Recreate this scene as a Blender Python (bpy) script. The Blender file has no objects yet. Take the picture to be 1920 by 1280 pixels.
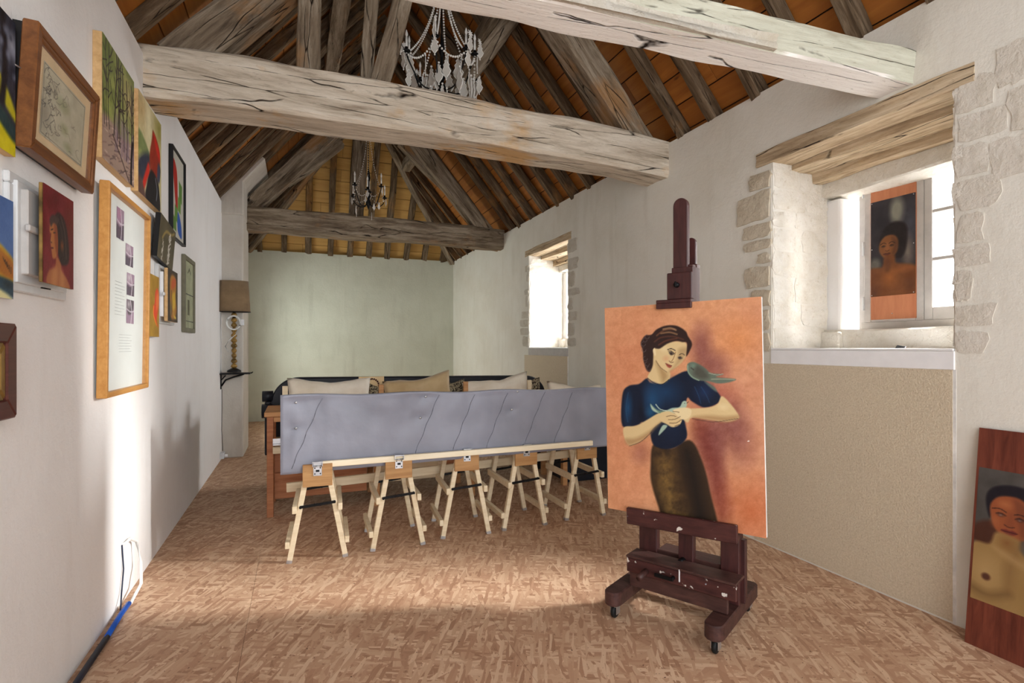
import bpy, bmesh, math, random
import numpy as np
from mathutils import Matrix, Vector, noise
random.seed(7)
C = bpy.context.scene.collection
PI = math.pi

# ------------------------------------------------------------------ camera, world, lights, exposure
YAW = math.radians(21.80)
cam_d = bpy.data.cameras.new('camera'); cam = bpy.data.objects.new('camera', cam_d); C.objects.link(cam)
cam.location = (0, 0, 1.5); cam.rotation_euler = (PI/2, 0, -YAW)
cam_d.sensor_width = 36; cam_d.lens = 36*1000/1920; cam_d.shift_y = 10/1920
cam_d.clip_start = 0.05
sc = bpy.context.scene; sc.camera = cam
sc.view_settings.view_transform = 'Standard'; sc.view_settings.look = 'None'
sc.view_settings.gamma = 1; sc.view_settings.use_curve_mapping = False
sc.view_settings.exposure = 0.62
sc.cycles.max_bounces = 10; sc.cycles.diffuse_bounces = 5; sc.cycles.transparent_max_bounces = 12
sc.cycles.caustics_reflective = False; sc.cycles.caustics_refractive = False
sc.cycles.sample_clamp_indirect = 6
w = bpy.data.worlds.new('sky'); sc.world = w; w.use_nodes = True
bg = w.node_tree.nodes['Background']; bg.inputs[0].default_value = (0.93, 0.965, 1.0, 1); bg.inputs[1].default_value = 3.1

def area(name, loc, target, sx, sy, power, color=(1, 1, 1), portal=False, spread=180):
    l = bpy.data.lights.new(name, 'AREA'); l.shape = 'RECTANGLE'; l.size = sx; l.size_y = sy; l.energy = power; l.color = color
    l.spread = math.radians(spread)
    o = bpy.data.objects.new(name, l); C.objects.link(o); o.location = loc
    o.rotation_euler = (Vector(target)-Vector(loc)).to_track_quat('-Z', 'Y').to_euler()
    if portal: l.cycles.is_portal = True
    return o
# daylight: bright sky outside the two windows, and the end behind the camera, left open to let in fill light
area('window_daylight', (5.9, 1.48, 3.4), (3.9, 2.14, 2.2), .4, 2.4, 1250, (1, .985, .96))
sl = bpy.data.lights.new('sun', 'SUN'); sl.energy = 9; sl.angle = math.radians(1.0); sl.color = (1, .97, .92)
so = bpy.data.objects.new('sun', sl); C.objects.link(so); so.rotation_euler = (-Vector((1, .12, 2.35))).to_track_quat('-Z', 'Y').to_euler()   # high sun, falls on the window sills
area('far_window_daylight', (4.55, 6.85, 2.26), (3.0, 6.85, 2.2), 1.3, 1.2, 110, (.97, .98, 1.0))
area('added_side_fill', (-1.75, 10.2, 2.1), (1.2, 10.5, 1.2), 1.8, 1.9, 95, (.93, 1.0, .90))  # added lamp behind the added side window, brightens the far wall
area('open_end_portal', (1.165, -2.6, 2.2), (1.165, 2, 2.2), 4.25, 4.4, 1, portal=True)

# ------------------------------------------------------------------ materials
def lin(c): return tuple(((v/255)/12.92 if v/255 <= .04045 else (((v/255)+.055)/1.055)**2.4) for v in c)
class N:
    """small node helper"""
    def __init__(s, name):
        s.m = bpy.data.materials.new(name); s.m.use_nodes = True; s.t = s.m.node_tree; s.n = s.t.nodes
        s.b = s.n['Principled BSDF']; s.b.inputs['Roughness'].default_value = .8
        s.b.inputs['Specular IOR Level'].default_value = .25
    def new(s, ty, **k):
        x = s.n.new(ty)
        for a, b in k.items(): setattr(x, a, b)
        return x
    def link(s, a, b): s.t.links.new(a, b)
    def coord(s, scale=(1, 1, 1), kind='Object', rot=(0, 0, 0), rnd=True):
        tc = s.new('ShaderNodeTexCoord'); mp = s.new('ShaderNodeMapping'); mp.inputs['Scale'].default_value = scale; mp.inputs['Rotation'].default_value = rot
        if rnd:
            oi = s.new('ShaderNodeObjectInfo'); v = s.new('ShaderNodeVectorMath', operation='ADD'); sc_ = s.new('ShaderNodeMath', operation='MULTIPLY'); sc_.inputs[1].default_value = 37.0
            s.link(oi.outputs['Random'], sc_.inputs[0]); s.link(tc.outputs[kind], v.inputs[0]); s.link(sc_.outputs[0], v.inputs[1]); s.link(v.outputs[0], mp.inputs[0])
        else: s.link(tc.outputs[kind], mp.inputs[0])
        return mp.outputs[0]
    def noise(s, vec, scale=5, detail=6, rough=.6, dist=0):
        x = s.new('ShaderNodeTexNoise'); x.inputs['Scale'].default_value = scale; x.inputs['Detail'].default_value = detail
        x.inputs['Roughness'].default_value = rough; x.inputs['Distortion'].default_value = dist
        s.link(vec, x.inputs['Vector']); return x.outputs['Fac']
    def vor(s, vec, scale=5, feature='F1', rnd=1):
        x = s.new('ShaderNodeTexVoronoi', feature=feature); x.inputs['Scale'].default_value = scale; x.inputs['Randomness'].default_value = rnd
        s.link(vec, x.inputs['Vector']); return x
    def ramp(s, fac, stops):
        r = s.new('ShaderNodeValToRGB'); e = r.color_ramp.elements
        while len(e) < len(stops): e.new(.5)
        for i, (p, c) in enumerate(stops):
            e[i].position = p; e[i].color = (*lin(c), 1) if len(c) == 3 else c
        s.link(fac, r.inputs[0]); return r.outputs[0]
    def mix(s, fac, a, b, mode='MIX'):
        x = s.new('ShaderNodeMix', data_type='RGBA', blend_type=mode)
        for v, i in ((fac, 0), (a, 6), (b, 7)):
            if isinstance(v, (int, float)): x.inputs[i].default_value = v
            elif isinstance(v, tuple): x.inputs[i].default_value = (*lin(v), 1)
            else: s.link(v, x.inputs[i])
        return x.outputs[2]
    def thr(s, fac, a, b):
        x = s.new('ShaderNodeMapRange'); x.inputs[1].default_value = a; x.inputs[2].default_value = b; s.link(fac, x.inputs[0]); return x.outputs[0]
    def rnd(s): return s.new('ShaderNodeObjectInfo').outputs['Random']
    def math(s, op, a, b):
        x = s.new('ShaderNodeMath', operation=op)
        for i, v in enumerate((a, b)):
            if isinstance(v, (int, float)): x.inputs[i].default_value = v
            else: s.link(v, x.inputs[i])
        return x.outputs[0]
    def col(s, c):
        if isinstance(c, tuple): s.b.inputs['Base Color'].default_value = (*lin(c), 1)
        else: s.link(c, s.b.inputs['Base Color'])
        return s
    def bump(s, h, strength=.3, dist=.01):
        b = s.new('ShaderNodeBump'); b.inputs['Strength'].default_value = strength; b.inputs['Distance'].default_value = dist
        s.link(h, b.inputs['Height']); s.link(b.outputs[0], s.b.inputs['Normal']); return s
    def set(s, **k):
        for a, v in k.items(): s.b.inputs[a.replace('_', ' ')].default_value = v
        return s

def plain(name, c, rough=.6, metal=0.0, spec=.3, var=.12):
    n = N(name); f = n.noise(n.coord(), 9, 5)
    d = tuple(max(0, v*(1-var)) for v in c); e = tuple(min(255, v*(1+var*.6)) for v in c)
    n.col(n.ramp(f, [(.3, d), (.7, e)])); n.set(Roughness=rough, Metallic=metal); n.b.inputs['Specular IOR Level'].default_value = spec
    return n.m

def plaster(name, base, blotch, stain, bump=.25):
    n = N(name); v = n.coord(rnd=False); a = n.noise(v, 1.3, 8, .62); b = n.noise(v, 9, 8, .7)
    vs = n.coord((2.2, 2.2, .35), rnd=False); s_ = n.noise(vs, 2.4, 6, .6)
    c = n.mix(n.thr(a, .42, .7), base, blotch); c = n.mix(n.math('MULTIPLY', n.thr(s_, .55, .8), .55), c, stain)
    c = n.mix(n.math('MULTIPLY', n.thr(b, .62, .75), .25), c, stain)
    n.col(c); n.set(Roughness=.92); n.b.inputs['Specular IOR Level'].default_value = .12
    h = n.math('ADD', n.math('MULTIPLY', a, 2.5), n.noise(v, 26, 6, .7)); n.bump(h, bump, .02); return n.m
M = {}
M['plaster_left'] = plaster('white limewash plaster', (242, 241, 240), (236, 234, 232), (228, 224, 220))
M['plaster_right'] = plaster('warm white plaster', (228, 225, 215), (218, 213, 200), (203, 196, 181))
M['plaster_back'] = plaster('grey green plaster', (205, 206, 190), (194, 195, 178), (178, 178, 162))
M['plaster_grey'] = plaster('grey chimney plaster', (206, 200, 190), (190, 182, 170), (160, 148, 134))
M['mortar'] = plaster('lime mortar', (232, 227, 217), (222, 214, 200), (200, 188, 168), .5)

def stone(name, a, b, c, bk=.75):
    n = N(name); v = n.coord(); f = n.noise(v, 7, 8, .65); g = n.noise(v, 30, 6, .7)
    k = n.mix(n.thr(f, .4, .68), a, b); k = n.mix(n.math('MULTIPLY', n.thr(g, .56, .7), .6), k, c)
    n.col(k); n.bump(n.math('ADD', n.math('MULTIPLY', f, 2.), g), bk, .02); n.set(Roughness=.95); n.b.inputs['Specular IOR Level'].default_value = .1; return n.m
M['stone_white'] = stone('limewashed stone', (236, 231, 221), (222, 214, 199), (198, 184, 160))
M['stone'] = stone('buff stone', (214, 203, 183), (200, 186, 162), (176, 160, 134))
M['stone_flush'] = stone('limewashed flush stone', (220, 214, 203), (211, 204, 190), (200, 191, 174), .45)
M['stone_grey'] = stone('old pale stone', (208, 202, 190), (196, 187, 170), (176, 164, 145))

def timber_mat(name, light, mid, dark, warm=None, warm_amt=.3, crack=(38, 28, 20), wash=None, wash_dir=None):
    n = N(name); v = n.coord((1.6, 13, 13)); v2 = n.coord((4, 60, 60)); vo = n.coord((1, 1.6, 1.6))
    a = n.noise(v, 1.3, 9, .66, .4); g = n.noise(v2, 1.0, 6, .7, .2); o = n.noise(vo, 1.1, 5, .6)
    c = n.ramp(a, [(.28, dark), (.47, mid), (.68, light)])
    c = n.mix(n.math('MULTIPLY', n.thr(g, .5, .75), .45), c, dark)
    if warm: c = n.mix(n.math('MULTIPLY', n.thr(o, .56, .66), warm_amt), c, warm)
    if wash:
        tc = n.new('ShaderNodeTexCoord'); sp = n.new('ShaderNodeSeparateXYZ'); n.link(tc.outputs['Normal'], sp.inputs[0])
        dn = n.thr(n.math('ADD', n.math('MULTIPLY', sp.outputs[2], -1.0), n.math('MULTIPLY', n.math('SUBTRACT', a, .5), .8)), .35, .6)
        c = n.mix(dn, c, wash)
    wv = n.new('ShaderNodeVectorMath', operation='MULTIPLY_ADD'); nzz = n.new('ShaderNodeTexNoise'); nzz.inputs['Scale'].default_value = 5; nzz.inputs['Detail'].default_value = 3
    n.link(n.coord((.6, 1, 1)), nzz.inputs['Vector']); wv.inputs[1].default_value = (.1, .12, .12); n.link(nzz.outputs['Color'], wv.inputs[0]); n.link(n.coord((.32, 4.2, 4.2)), wv.inputs[2])
    k = n.vor(wv.outputs[0], 2.2, 'DISTANCE_TO_EDGE').outputs['Distance']
    ck = n.math('SUBTRACT', 1.0, n.thr(k, .004, .022))
    gate = n.thr(n.noise(vo, 3.0, 4), .44, .56); ck = n.math('MULTIPLY', ck, gate)
    fl = n.noise(n.coord((9, 26, 26)), 2.0, 5, .75); c = n.mix(n.math('MULTIPLY', n.thr(fl, .6, .7), .55), c, dark)
    c = n.mix(ck, c, crack)
    kn = n.vor(n.coord((1.2, 3.2, 3.2)), 1.4); kd = n.math('SUBTRACT', 1.0, n.thr(kn.outputs['Distance'], .03, .12))
    c = n.mix(n.math('MULTIPLY', kd, .6), c, dark)
    n.col(c); n.set(Roughness=.9); n.b.inputs['Specular IOR Level'].default_value = .15
    n.bump(n.math('SUBTRACT', n.math('ADD', a, n.math('MULTIPLY', g, .4)), n.math('MULTIPLY', ck, 1.5)), .6, .02); return n.m
M['beam_pale'] = timber_mat('pale weathered oak', (224, 214, 198), (202, 189, 170), (146, 130, 112), (206, 158, 92), .75)
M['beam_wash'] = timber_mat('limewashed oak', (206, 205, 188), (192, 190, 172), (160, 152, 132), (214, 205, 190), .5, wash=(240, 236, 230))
M['truss'] = timber_mat('grey brown oak', (172, 158, 138), (128, 112, 93), (74, 61, 49), (178, 126, 70), .5)
M['rafter'] = timber_mat('grey rafter oak', (138, 120, 98), (96, 79, 60), (54, 42, 32), (178, 128, 70), .45)
M['lintel'] = timber_mat('dry pale oak lintel', (216, 198, 170), (186, 164, 134), (130, 108, 84))

def board_mat(name, a, b, c):
    n = N(name); v = n.coord((.7, 7, 7)); f = n.noise(v, 2.0, 6, .6, .5); k = n.vor(n.coord((1.4, 4, 4)), 1.6).outputs['Distance']
    col = n.ramp(f, [(.3, b), (.7, a)]); col = n.mix(n.math('MULTIPLY', n.math('SUBTRACT', 1., n.thr(k, .03, .1)), .75), col, c)
    col = n.mix(n.math('MULTIPLY', n.rnd(), .5), col, b); col = n.mix(n.thr(n.rnd(), .85, .9), col, n.mix(.4, b, c))
    n.col(col); n.set(Roughness=.6); n.bump(f, .15, .01); return n.m
M['board'] = board_mat('orange pine boarding', (178, 116, 52), (146, 88, 36), (92, 52, 24))
M['board_hip'] = board_mat('yellow pine boarding', (214, 172, 104), (188, 146, 80), (120, 80, 40))
M['dark'] = plain('roof underlay', (40, 30, 24), .9)

def osb():
    n = N('chipboard strand floor'); base = None; hs = None
    tc = n.new('ShaderNodeTexCoord'); nz = n.new('ShaderNodeTexNoise'); nz.inputs['Scale'].default_value = 14; n.link(tc.outputs['Object'], nz.inputs['Vector'])
    for i, (ang, sc_) in enumerate([(.2, 15), (1.25, 17), (2.3, 14), (.75, 20), (2.85, 18), (1.75, 19), (.45, 26), (2.05, 28)]):
        mp = n.new('ShaderNodeMapping'); mp.inputs['Rotation'].default_value = (0, 0, ang); mp.inputs['Location'].default_value = (i*3.1, i*1.7, 0)
        n.link(tc.outputs['Object'], mp.inputs[0])
        wv = n.new('ShaderNodeVectorMath', operation='MULTIPLY_ADD'); wv.inputs[1].default_value = (.012, .012, 0); n.link(nz.outputs['Color'], wv.inputs[0]); n.link(mp.outputs[0], wv.inputs[2])
        m2 = n.new('ShaderNodeMapping'); m2.inputs['Scale'].default_value = (.16, 1.0, 1); n.link(wv.outputs[0], m2.inputs[0])
        vo = n.vor(m2.outputs[0], sc_*2.0); s1 = n.new('ShaderNodeSeparateColor'); n.link(vo.outputs['Color'], s1.inputs[0])
        fib = n.new('ShaderNodeMapping'); fib.inputs['Scale'].default_value = (6, 160, 1); n.link(mp.outputs[0], fib.inputs[0])
        fn = n.noise(fib.outputs[0], 1.0, 3, .6)
        val = n.math('ADD', n.math('MULTIPLY', s1.outputs[0], .75), n.math('MULTIPLY', fn, .3))
        cc = n.ramp(val, [(.0, (142, 104, 78)), (.3, (178, 138, 110)), (.6, (196, 160, 130)), (1., (224, 194, 164))])
        if base is None: base = cc; hs = s1.outputs[1]
        else:
            mk = n.math('GREATER_THAN', s1.outputs[2], .62)
            base = n.mix(mk, base, cc); hs = n.math('ADD', n.math('MULTIPLY', hs, n.math('SUBTRACT', 1., mk)), n.math('MULTIPLY', s1.outputs[1], mk))
    big = n.noise(tc.outputs['Object'], .9, 4); base = n.mix(n.math('MULTIPLY', n.thr(big, .45, .75), .3), base, (166, 128, 98))
    sp = n.noise(tc.outputs['Object'], 60, 2, .5); base = n.mix(n.thr(sp, .68, .74), base, (92, 60, 42))
    n.col(base); n.set(Roughness=.62); n.bump(hs, .25, .004); n.b.inputs['Specular IOR Level'].default_value = .3; return n.m
M['osb'] = osb()

def chipboard():
    n = N('buff textured wall board'); v = n.coord(rnd=False); f = n.noise(v, 95, 4, .7); g = n.noise(v, 3, 5)
    c = n.ramp(f, [(.35, (200, 184, 156)), (.6, (219, 205, 180)), (.75, (228, 217, 196))]); c = n.mix(n.math('MULTIPLY', g, .35), c, (216, 200, 178))
    n.col(c); n.bump(f, .8, .008); n.set(Roughness=.95); return n.m
M['chip'] = chipboard()

def wood_mat(name, a, b, rough=.55, scale=(1, 14, 14), spec=.3, bumpk=.15):
    n = N(name); f = n.noise(n.coord(scale), 2.2, 7, .62, .5); g = n.noise(n.coord((scale[0]*3, scale[1]*5, scale[2]*5)), 1.5, 3)
    c = n.ramp(f, [(.3, b), (.68, a)]); c = n.mix(n.math('MULTIPLY', n.thr(g, .5, .8), .4), c, b)
    n.col(c); n.set(Roughness=rough); n.b.inputs['Specular IOR Level'].default_value = spec; n.bump(f, bumpk, .006); return n.m
M['pine'] = wood_mat('raw pine', (236, 221, 192), (216, 196, 160))
M['pine_w'] = wood_mat('pale planed pine', (246, 236, 212), (232, 216, 182))
M['pine_d'] = wood_mat('orange pine', (206, 158, 108), (176, 122, 76))
M['ply'] = wood_mat('brown plywood', (190, 148, 98), (158, 114, 70))
M['plank'] = wood_mat('reddish plank', (188, 128, 88), (150, 92, 60))
M['mahog'] = wood_mat('mahogany stain', (78, 42, 40), (48, 25, 25), .42, (14, 14, 2), .4)
M['easel_low'] = wood_mat('worn mahogany', (84, 54, 48), (50, 30, 28), .5, (3, 12, 12), .35, .3)
M['walnut'] = wood_mat('walnut frame', (132, 84, 46), (100, 60, 32), .4)
M['oakframe'] = wood_mat('honey oak frame', (204, 150, 82), (180, 124, 60), .45)
M['darkframe'] = wood_mat('dark red frame', (96, 52, 44), (66, 34, 30), .35)
M['redply'] = wood_mat('red plywood', (196, 132, 96), (172, 106, 74), .5, (6, 6, 1))
M['redwood'] = wood_mat('red veneer', (128, 66, 48), (86, 38, 26), .5, (12, 12, 1.3))
M['raw_edge'] = wood_mat('raw stretcher wood', (222, 186, 134), (196, 156, 104))
M['white_edge'] = plain('white primed canvas edge', (232, 230, 226), .9)
M['gilt'] = plain('worn gilt', (142, 112, 60), .42, .6, .5, .4)
M['black'] = plain('black paint', (22, 21, 22), .45)
M['blackmetal'] = plain('black iron', (26, 25, 26), .45, .6)
M['steel'] = plain('zinc plated steel', (196, 197, 200), .32, .85)
M['rubber'] = plain('black rubber', (18, 18, 19), .6)
M['navy'] = plain('black leatherette', (27, 29, 37), .42)
M['whitepaint'] = plain('grey white paint', (214, 216, 217), .5, 0, .4, .05)
M['olive'] = plain('olive grey frame', (116, 112, 92), .5)
M['greyframe'] = plain('grey window paint', (190, 186, 182), .55, 0, .3, .06)
M['paper'] = plain('off white paper', (226, 230, 226), .85, 0, .2, .02)
M['cream'] = plain('cream card', (222, 194, 150), .85, 0, .2, .05)
M['white'] = plain('white board', (240, 240, 241), .55, 0, .3, .02)
M['cableblue'] = plain('blue conduit', (28, 84, 180), .45)
M['cablenavy'] = plain('navy conduit', (30, 38, 60), .5)
M['cablewhite'] = plain('white cable', (226, 226, 222), .5)
M['cableblack'] = plain('black cable', (20, 20, 20), .5)
M['candle'] = plain('white candle sleeve', (238, 236, 230), .5)

def glassy(name, c, t=.55):
    n = N(name); n.set(Roughness=.06); n.b.inputs['Specular IOR Level'].default_value = .9
    n.b.inputs['Base Color'].default_value = (*lin(c), 1)
    tr = n.new('ShaderNodeBsdfTransparent'); mx = n.new('ShaderNodeMixShader'); mx.inputs[0].default_value = t
    out = n.n['Material Output']; n.link(n.b.outputs[0], mx.inputs[1]); n.link(tr.outputs[0], mx.inputs[2]); n.link(mx.outputs[0], out.inputs[0]); return n.m
M['crystal'] = glassy('clear crystal drops', (246, 243, 236), .1)
M['crystal_plate'] = glassy('thin crystal plate', (240, 234, 224), .45)
M['pane'] = glassy('window glass', (235, 240, 242), .94)
M['picture_glass'] = glassy('picture glazing', (210, 214, 214), .93)

def fabric(name, a, b, scale=180, bump=.3):
    n = N(name); v = n.coord(rnd=False); f = n.noise(v, 4, 5); g = n.noise(v, scale, 2)
    n.col(n.ramp(f, [(.35, b), (.65, a)])); n.bump(g, bump, .003); n.set(Roughness=.95); n.b.inputs['Sheen Weight'].default_value = .15; return n.m
M['linen'] = fabric('cream linen', (244, 236, 220), (228, 216, 194))
M['ochre_linen'] = fabric('buff linen', (204, 180, 140), (184, 158, 116))
M['shade'] = fabric('taupe silk shade', (146, 122, 92), (122, 100, 74), 90)
def vinyl():
    n = N('grey vinyl cloth'); v = n.coord(rnd=False); f = n.noise(v, 3.2, 4, .5); g = n.noise(n.coord((1, 1, 1), rnd=False), 220, 2)
    n.col(n.ramp(f, [(.35, (128, 130, 142)), (.65, (141, 143, 156))])); n.set(Roughness=.42); n.b.inputs['Specular IOR Level'].default_value = .45
    n.bump(n.math('ADD', n.math('MULTIPLY', f, 3), n.math('MULTIPLY', g, .15)), .25, .012); return n.m
M['vinyl'] = vinyl()
def pattern_fabric():
    n = N('patterned woven cloth'); v = n.coord(rnd=False); c = n.vor(v, 55).outputs['Distance']
    n.col(n.ramp(c, [(.2, (30, 26, 24)), (.35, (196, 182, 150)), (.6, (60, 52, 44))])); n.set(Roughness=.95); return n.m
M['pattern'] = pattern_fabric()
def paint_mat():
    n = N('oil paint'); a = n.new('ShaderNodeVertexColor'); a.layer_name = 'paint'
    n.link(a.outputs['Color'], n.b.inputs['Base Color']); n.set(Roughness=.5); n.b.inputs['Specular IOR Level'].default_value = .3
    n.bump(n.noise(n.coord((1, 1, 1)), 90, 4), .25, .004); return n.m
M['paint'] = paint_mat()
def print_mat():
    n = N('matt printed paper'); a = n.new('ShaderNodeVertexColor'); a.layer_name = 'paint'
    n.link(a.outputs['Color'], n.b.inputs['Base Color']); n.set(Roughness=.8); return n.m
M['print'] = print_mat()
def splat():
    n = N('paint splashed mahogany'); v = n.coord((3, 12, 12)); f = n.noise(v, 2.2, 6); s1 = n.noise(n.coord(), 24, 3, .5); s2 = n.noise(n.coord((1, 1, 1)), 9, 4, .6)
    c = n.ramp(f, [(.3, (50, 26, 26)), (.7, (84, 48, 44))])
    c = n.mix(n.thr(s1, .66, .7), c, (206, 200, 192)); c = n.mix(n.thr(s2, .68, .72), c, (176, 186, 200))
    n.col(c); n.set(Roughness=.5); return n.m
M['splat'] = splat()

# ------------------------------------------------------------------ geometry helpers
WM = {}      # world matrices of parents, by object
def link(name, me, mat, parent=None, W=None):
    o = bpy.data.objects.new(name, me); C.objects.link(o)
    if mat is not None and me is not None and len(me.materials) == 0:
        for m in (mat if isinstance(mat, (list, tuple)) else [mat]): me.materials.append(m)
    W = W or Matrix.Identity(4)
    if parent is not None:
        o.parent = parent; o.matrix_local = WM.get(parent, Matrix.Identity(4)).inverted() @ W
    else: o.matrix_local = W
    WM[o] = W
    return o
def tag(o, label=None, cat=None, group=None, kind=None):
    for k, v in (('label', label), ('category', cat), ('group', group), ('kind', kind)):
        if v: o[k] = v
    return o
def thing(name, label, cat, W=None, group=None):
    return tag(link(name, None, None, None, W), label, cat, group)
def T(x, y, z): return Matrix.Translation((x, y, z))
def RX(a): return Matrix.Rotation(a, 4, 'X')
def RY(a): return Matrix.Rotation(a, 4, 'Y')
def RZ(a): return Matrix.Rotation(a, 4, 'Z')
class MB:
    def __init__(s): s.bm = bmesh.new(); s.smooth = False
    def box(s, x0, x1, y0, y1, z0, z1, bev=0, W=None, mi=0):
        b = bmesh.new()
        vs = [b.verts.new(p) for p in ((x0, y0, z0), (x1, y0, z0), (x1, y1, z0), (x0, y1, z0), (x0, y0, z1), (x1, y0, z1), (x1, y1, z1), (x0, y1, z1))]
        for f in ((0, 3, 2, 1), (4, 5, 6, 7), (0, 1, 5, 4), (1, 2, 6, 5), (2, 3, 7, 6), (3, 0, 4, 7)): b.faces.new([vs[i] for i in f])
        if bev: bmesh.ops.bevel(b, geom=list(b.edges), offset=bev, segments=1 if bev < .006 else 2, affect='EDGES', profile=.6)
        return s._add(b, W, mi)
    def _add(s, b, W=None, mi=0):
        if W is not None: bmesh.ops.transform(b, matrix=W, verts=b.verts)
        for f in b.faces: f.material_index = mi
        me = bpy.data.meshes.new('t'); b.to_mesh(me); b.free(); s.bm.from_mesh(me); bpy.data.meshes.remove(me); return s
    def bar(s, p0, p1, wx, wy, bev=0, up=(0, 0, 1), mi=0):
        """rectangular bar between two points; wx across, wy along up"""
        p0, p1 = Vector(p0), Vector(p1); d = p1-p0; L = d.length
        return s.box(0, L, -wx/2, wx/2, -wy/2, wy/2, bev, frame(p0, d, up), mi)
    def tube(s, pts, r, n=8, closed=False, mi=0):
        P = [Vector(p) for p in pts]; b = bmesh.new(); rings = []
        R = r if isinstance(r, (list, tuple)) else [r]*len(P)
        up = Vector((0, 0, 1))
        for i, p in enumerate(P):
            if closed: d = P[(i+1) % len(P)]-P[i-1]
            else: d = P[min(i+1, len(P)-1)]-P[max(i-1, 0)]
            d.normalize(); u = up if abs(d.dot(up)) < .95 else Vector((1, 0, 0))
            a = d.cross(u).normalized(); c = a.cross(d).normalized()
            rings.append([b.verts.new(p+(a*math.cos(k*2*PI/n)+c*math.sin(k*2*PI/n))*R[i]) for k in range(n)])
        m = len(P)
        for i in range(m if closed else m-1):
            A, B = rings[i], rings[(i+1) % m]
            for k in range(n): b.faces.new((A[k], A[(k+1) % n], B[(k+1) % n], B[k]))
        if not closed: b.faces.new(rings[0][::-1]); b.faces.new(rings[-1])
        for f in b.faces: f.smooth = True
        bmesh.ops.recalc_face_normals(b, faces=b.faces); return s._add(b, None, mi)
    def lathe(s, prof, n=16, W=None, mi=0, cap=True):
        b = bmesh.new(); rings = [[b.verts.new((r*math.cos(k*2*PI/n), r*math.sin(k*2*PI/n), z)) for k in range(n)] for r, z in prof]
        for A, B in zip(rings, rings[1:]):
            for k in range(n): b.faces.new((A[k], A[(k+1) % n], B[(k+1) % n], B[k])).smooth = True
        if cap: b.faces.new(rings[0][::-1]); b.faces.new(rings[-1])
        return s._add(b, W, mi)
    def prism(s, poly, d0, d1, W=None, bev=0, mi=0):
        """poly in local xz, extruded along y d0..d1"""
        b = bmesh.new(); A = [b.verts.new((x, d0, z)) for x, z in poly]; B = [b.verts.new((x, d1, z)) for x, z in poly]
        b.faces.new(A); b.faces.new(B[::-1])
        for i in range(len(poly)): j = (i+1) % len(poly); b.faces.new((A[j], A[i], B[i], B[j]))
        bmesh.ops.recalc_face_normals(b, faces=b.faces)
        if bev: bmesh.ops.bevel(b, geom=list(b.edges), offset=bev, segments=1, affect='EDGES')
        return s._add(b, W, mi)
    def ball(s, c, r, n=1, sc_=(1, 1, 1), mi=0):
        b = bmesh.new(); bmesh.ops.create_icosphere(b, subdivisions=n, radius=r)
        for f in b.faces: f.smooth = True
        return s._add(b, T(*c) @ Matrix.Diagonal((*sc_, 1)), mi)
    def mesh(s, name):
        me = bpy.data.meshes.new(name); s.bm.to_mesh(me); s.bm.free(); return me
    def build(s, name, mat, parent=None, W=None): return link(name, s.mesh(name), mat, parent, W)
    def world(s, name, mat, parent):
        """coordinates given relative to the parent's own frame"""
        return link(name, s.mesh(name), mat, parent, WM.get(parent, Matrix.Identity(4)))
def frame(p0, d, up=(0, 0, 1)):
    x = Vector(d).normalized(); u = Vector(up)
    if abs(x.dot(u)) > .98: u = Vector((0, 1, 0))
    y = u.cross(x).normalized(); z = x.cross(y)
    return Matrix(((x.x, y.x, z.x, p0[0]), (x.y, y.y, z.y, p0[1]), (x.z, y.z, z.z, p0[2]), (0, 0, 0, 1)))
def timber_mesh(L, w, h, wob=.012, seg=None, seed=0, bow=0.0, taper=1.0, waney=.018):
    """rough hewn timber along local x, noise on every ring, soft arrises"""
    seg = seg or max(5, int(L/.16)); b = bmesh.new(); rings = []
    c = .07*min(w, h)
    sec = []
    for sx, sy in ((1, 1), (-1, 1), (-1, -1), (1, -1)):
        X, Y = sx*w/2, sy*h/2
        a = (X, Y-sy*c); d = (X-sx*c, Y)
        sec += [a, d] if sx*sy > 0 else [d, a]
        nx, ny = ((-1, 1), (-1, -1), (1, -1), (1, 1))[[(1, 1), (-1, 1), (-1, -1), (1, -1)].index((sx, sy))]
        mid = {(1, 1): (0, h/2), (-1, 1): (-w/2, 0), (-1, -1): (0, -h/2), (1, -1): (w/2, 0)}[(sx, sy)]
        sec.append(mid)
    for i in range(seg+1):
        t = i/seg; x = L*t; k = 1+(taper-1)*t; r = []
        oy = noise.noise((x*.9, seed*3.1, 5))*wob*1.6; oz = noise.noise((x*.8, 9, seed*2.7))*wob*1.6+bow*4*t*(1-t)
        for j, (a, d) in enumerate(sec):
            corner = j % 3 != 2
            q = noise.noise((x*3.2, j*2.3, seed*1.7))*wob + (noise.noise((x*1.7, j*5.1, seed*4.3))*waney if corner else 0)
            m = math.hypot(a, d) or 1
            r.append(b.verts.new((x, a*k+a/m*q+oy, d*k+d/m*q+oz)))
        rings.append(r)
    n = len(sec)
    for A, B in zip(rings, rings[1:]):
        for k in range(n): b.faces.new((A[k], A[(k+1) % n], B[(k+1) % n], B[k]))
    b.edges.ensure_lookup_table()
    for A, B in zip(rings, rings[1:]):
        for k in range(n):
            if k % 3 != 2:
                ed = b.edges.get((A[k], B[k]))
                if ed: ed.smooth = False
    b.faces.new(rings[0]); b.faces.new(rings[-1][::-1])
    bmesh.ops.recalc_face_normals(b, faces=b.faces)
    for f in b.faces: f.smooth = len(f.verts) == 4
    me = bpy.data.meshes.new('timber'); b.to_mesh(me); b.free(); return me
def timber(name, p0, p1, w, h, mat, parent=None, up=(0, 0, 1), **k):
    p0, p1 = Vector(p0), Vector(p1); d = p1-p0
    return link(name, timber_mesh(d.length, w, h, **k), mat, parent, frame(p0, d, up))
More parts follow.
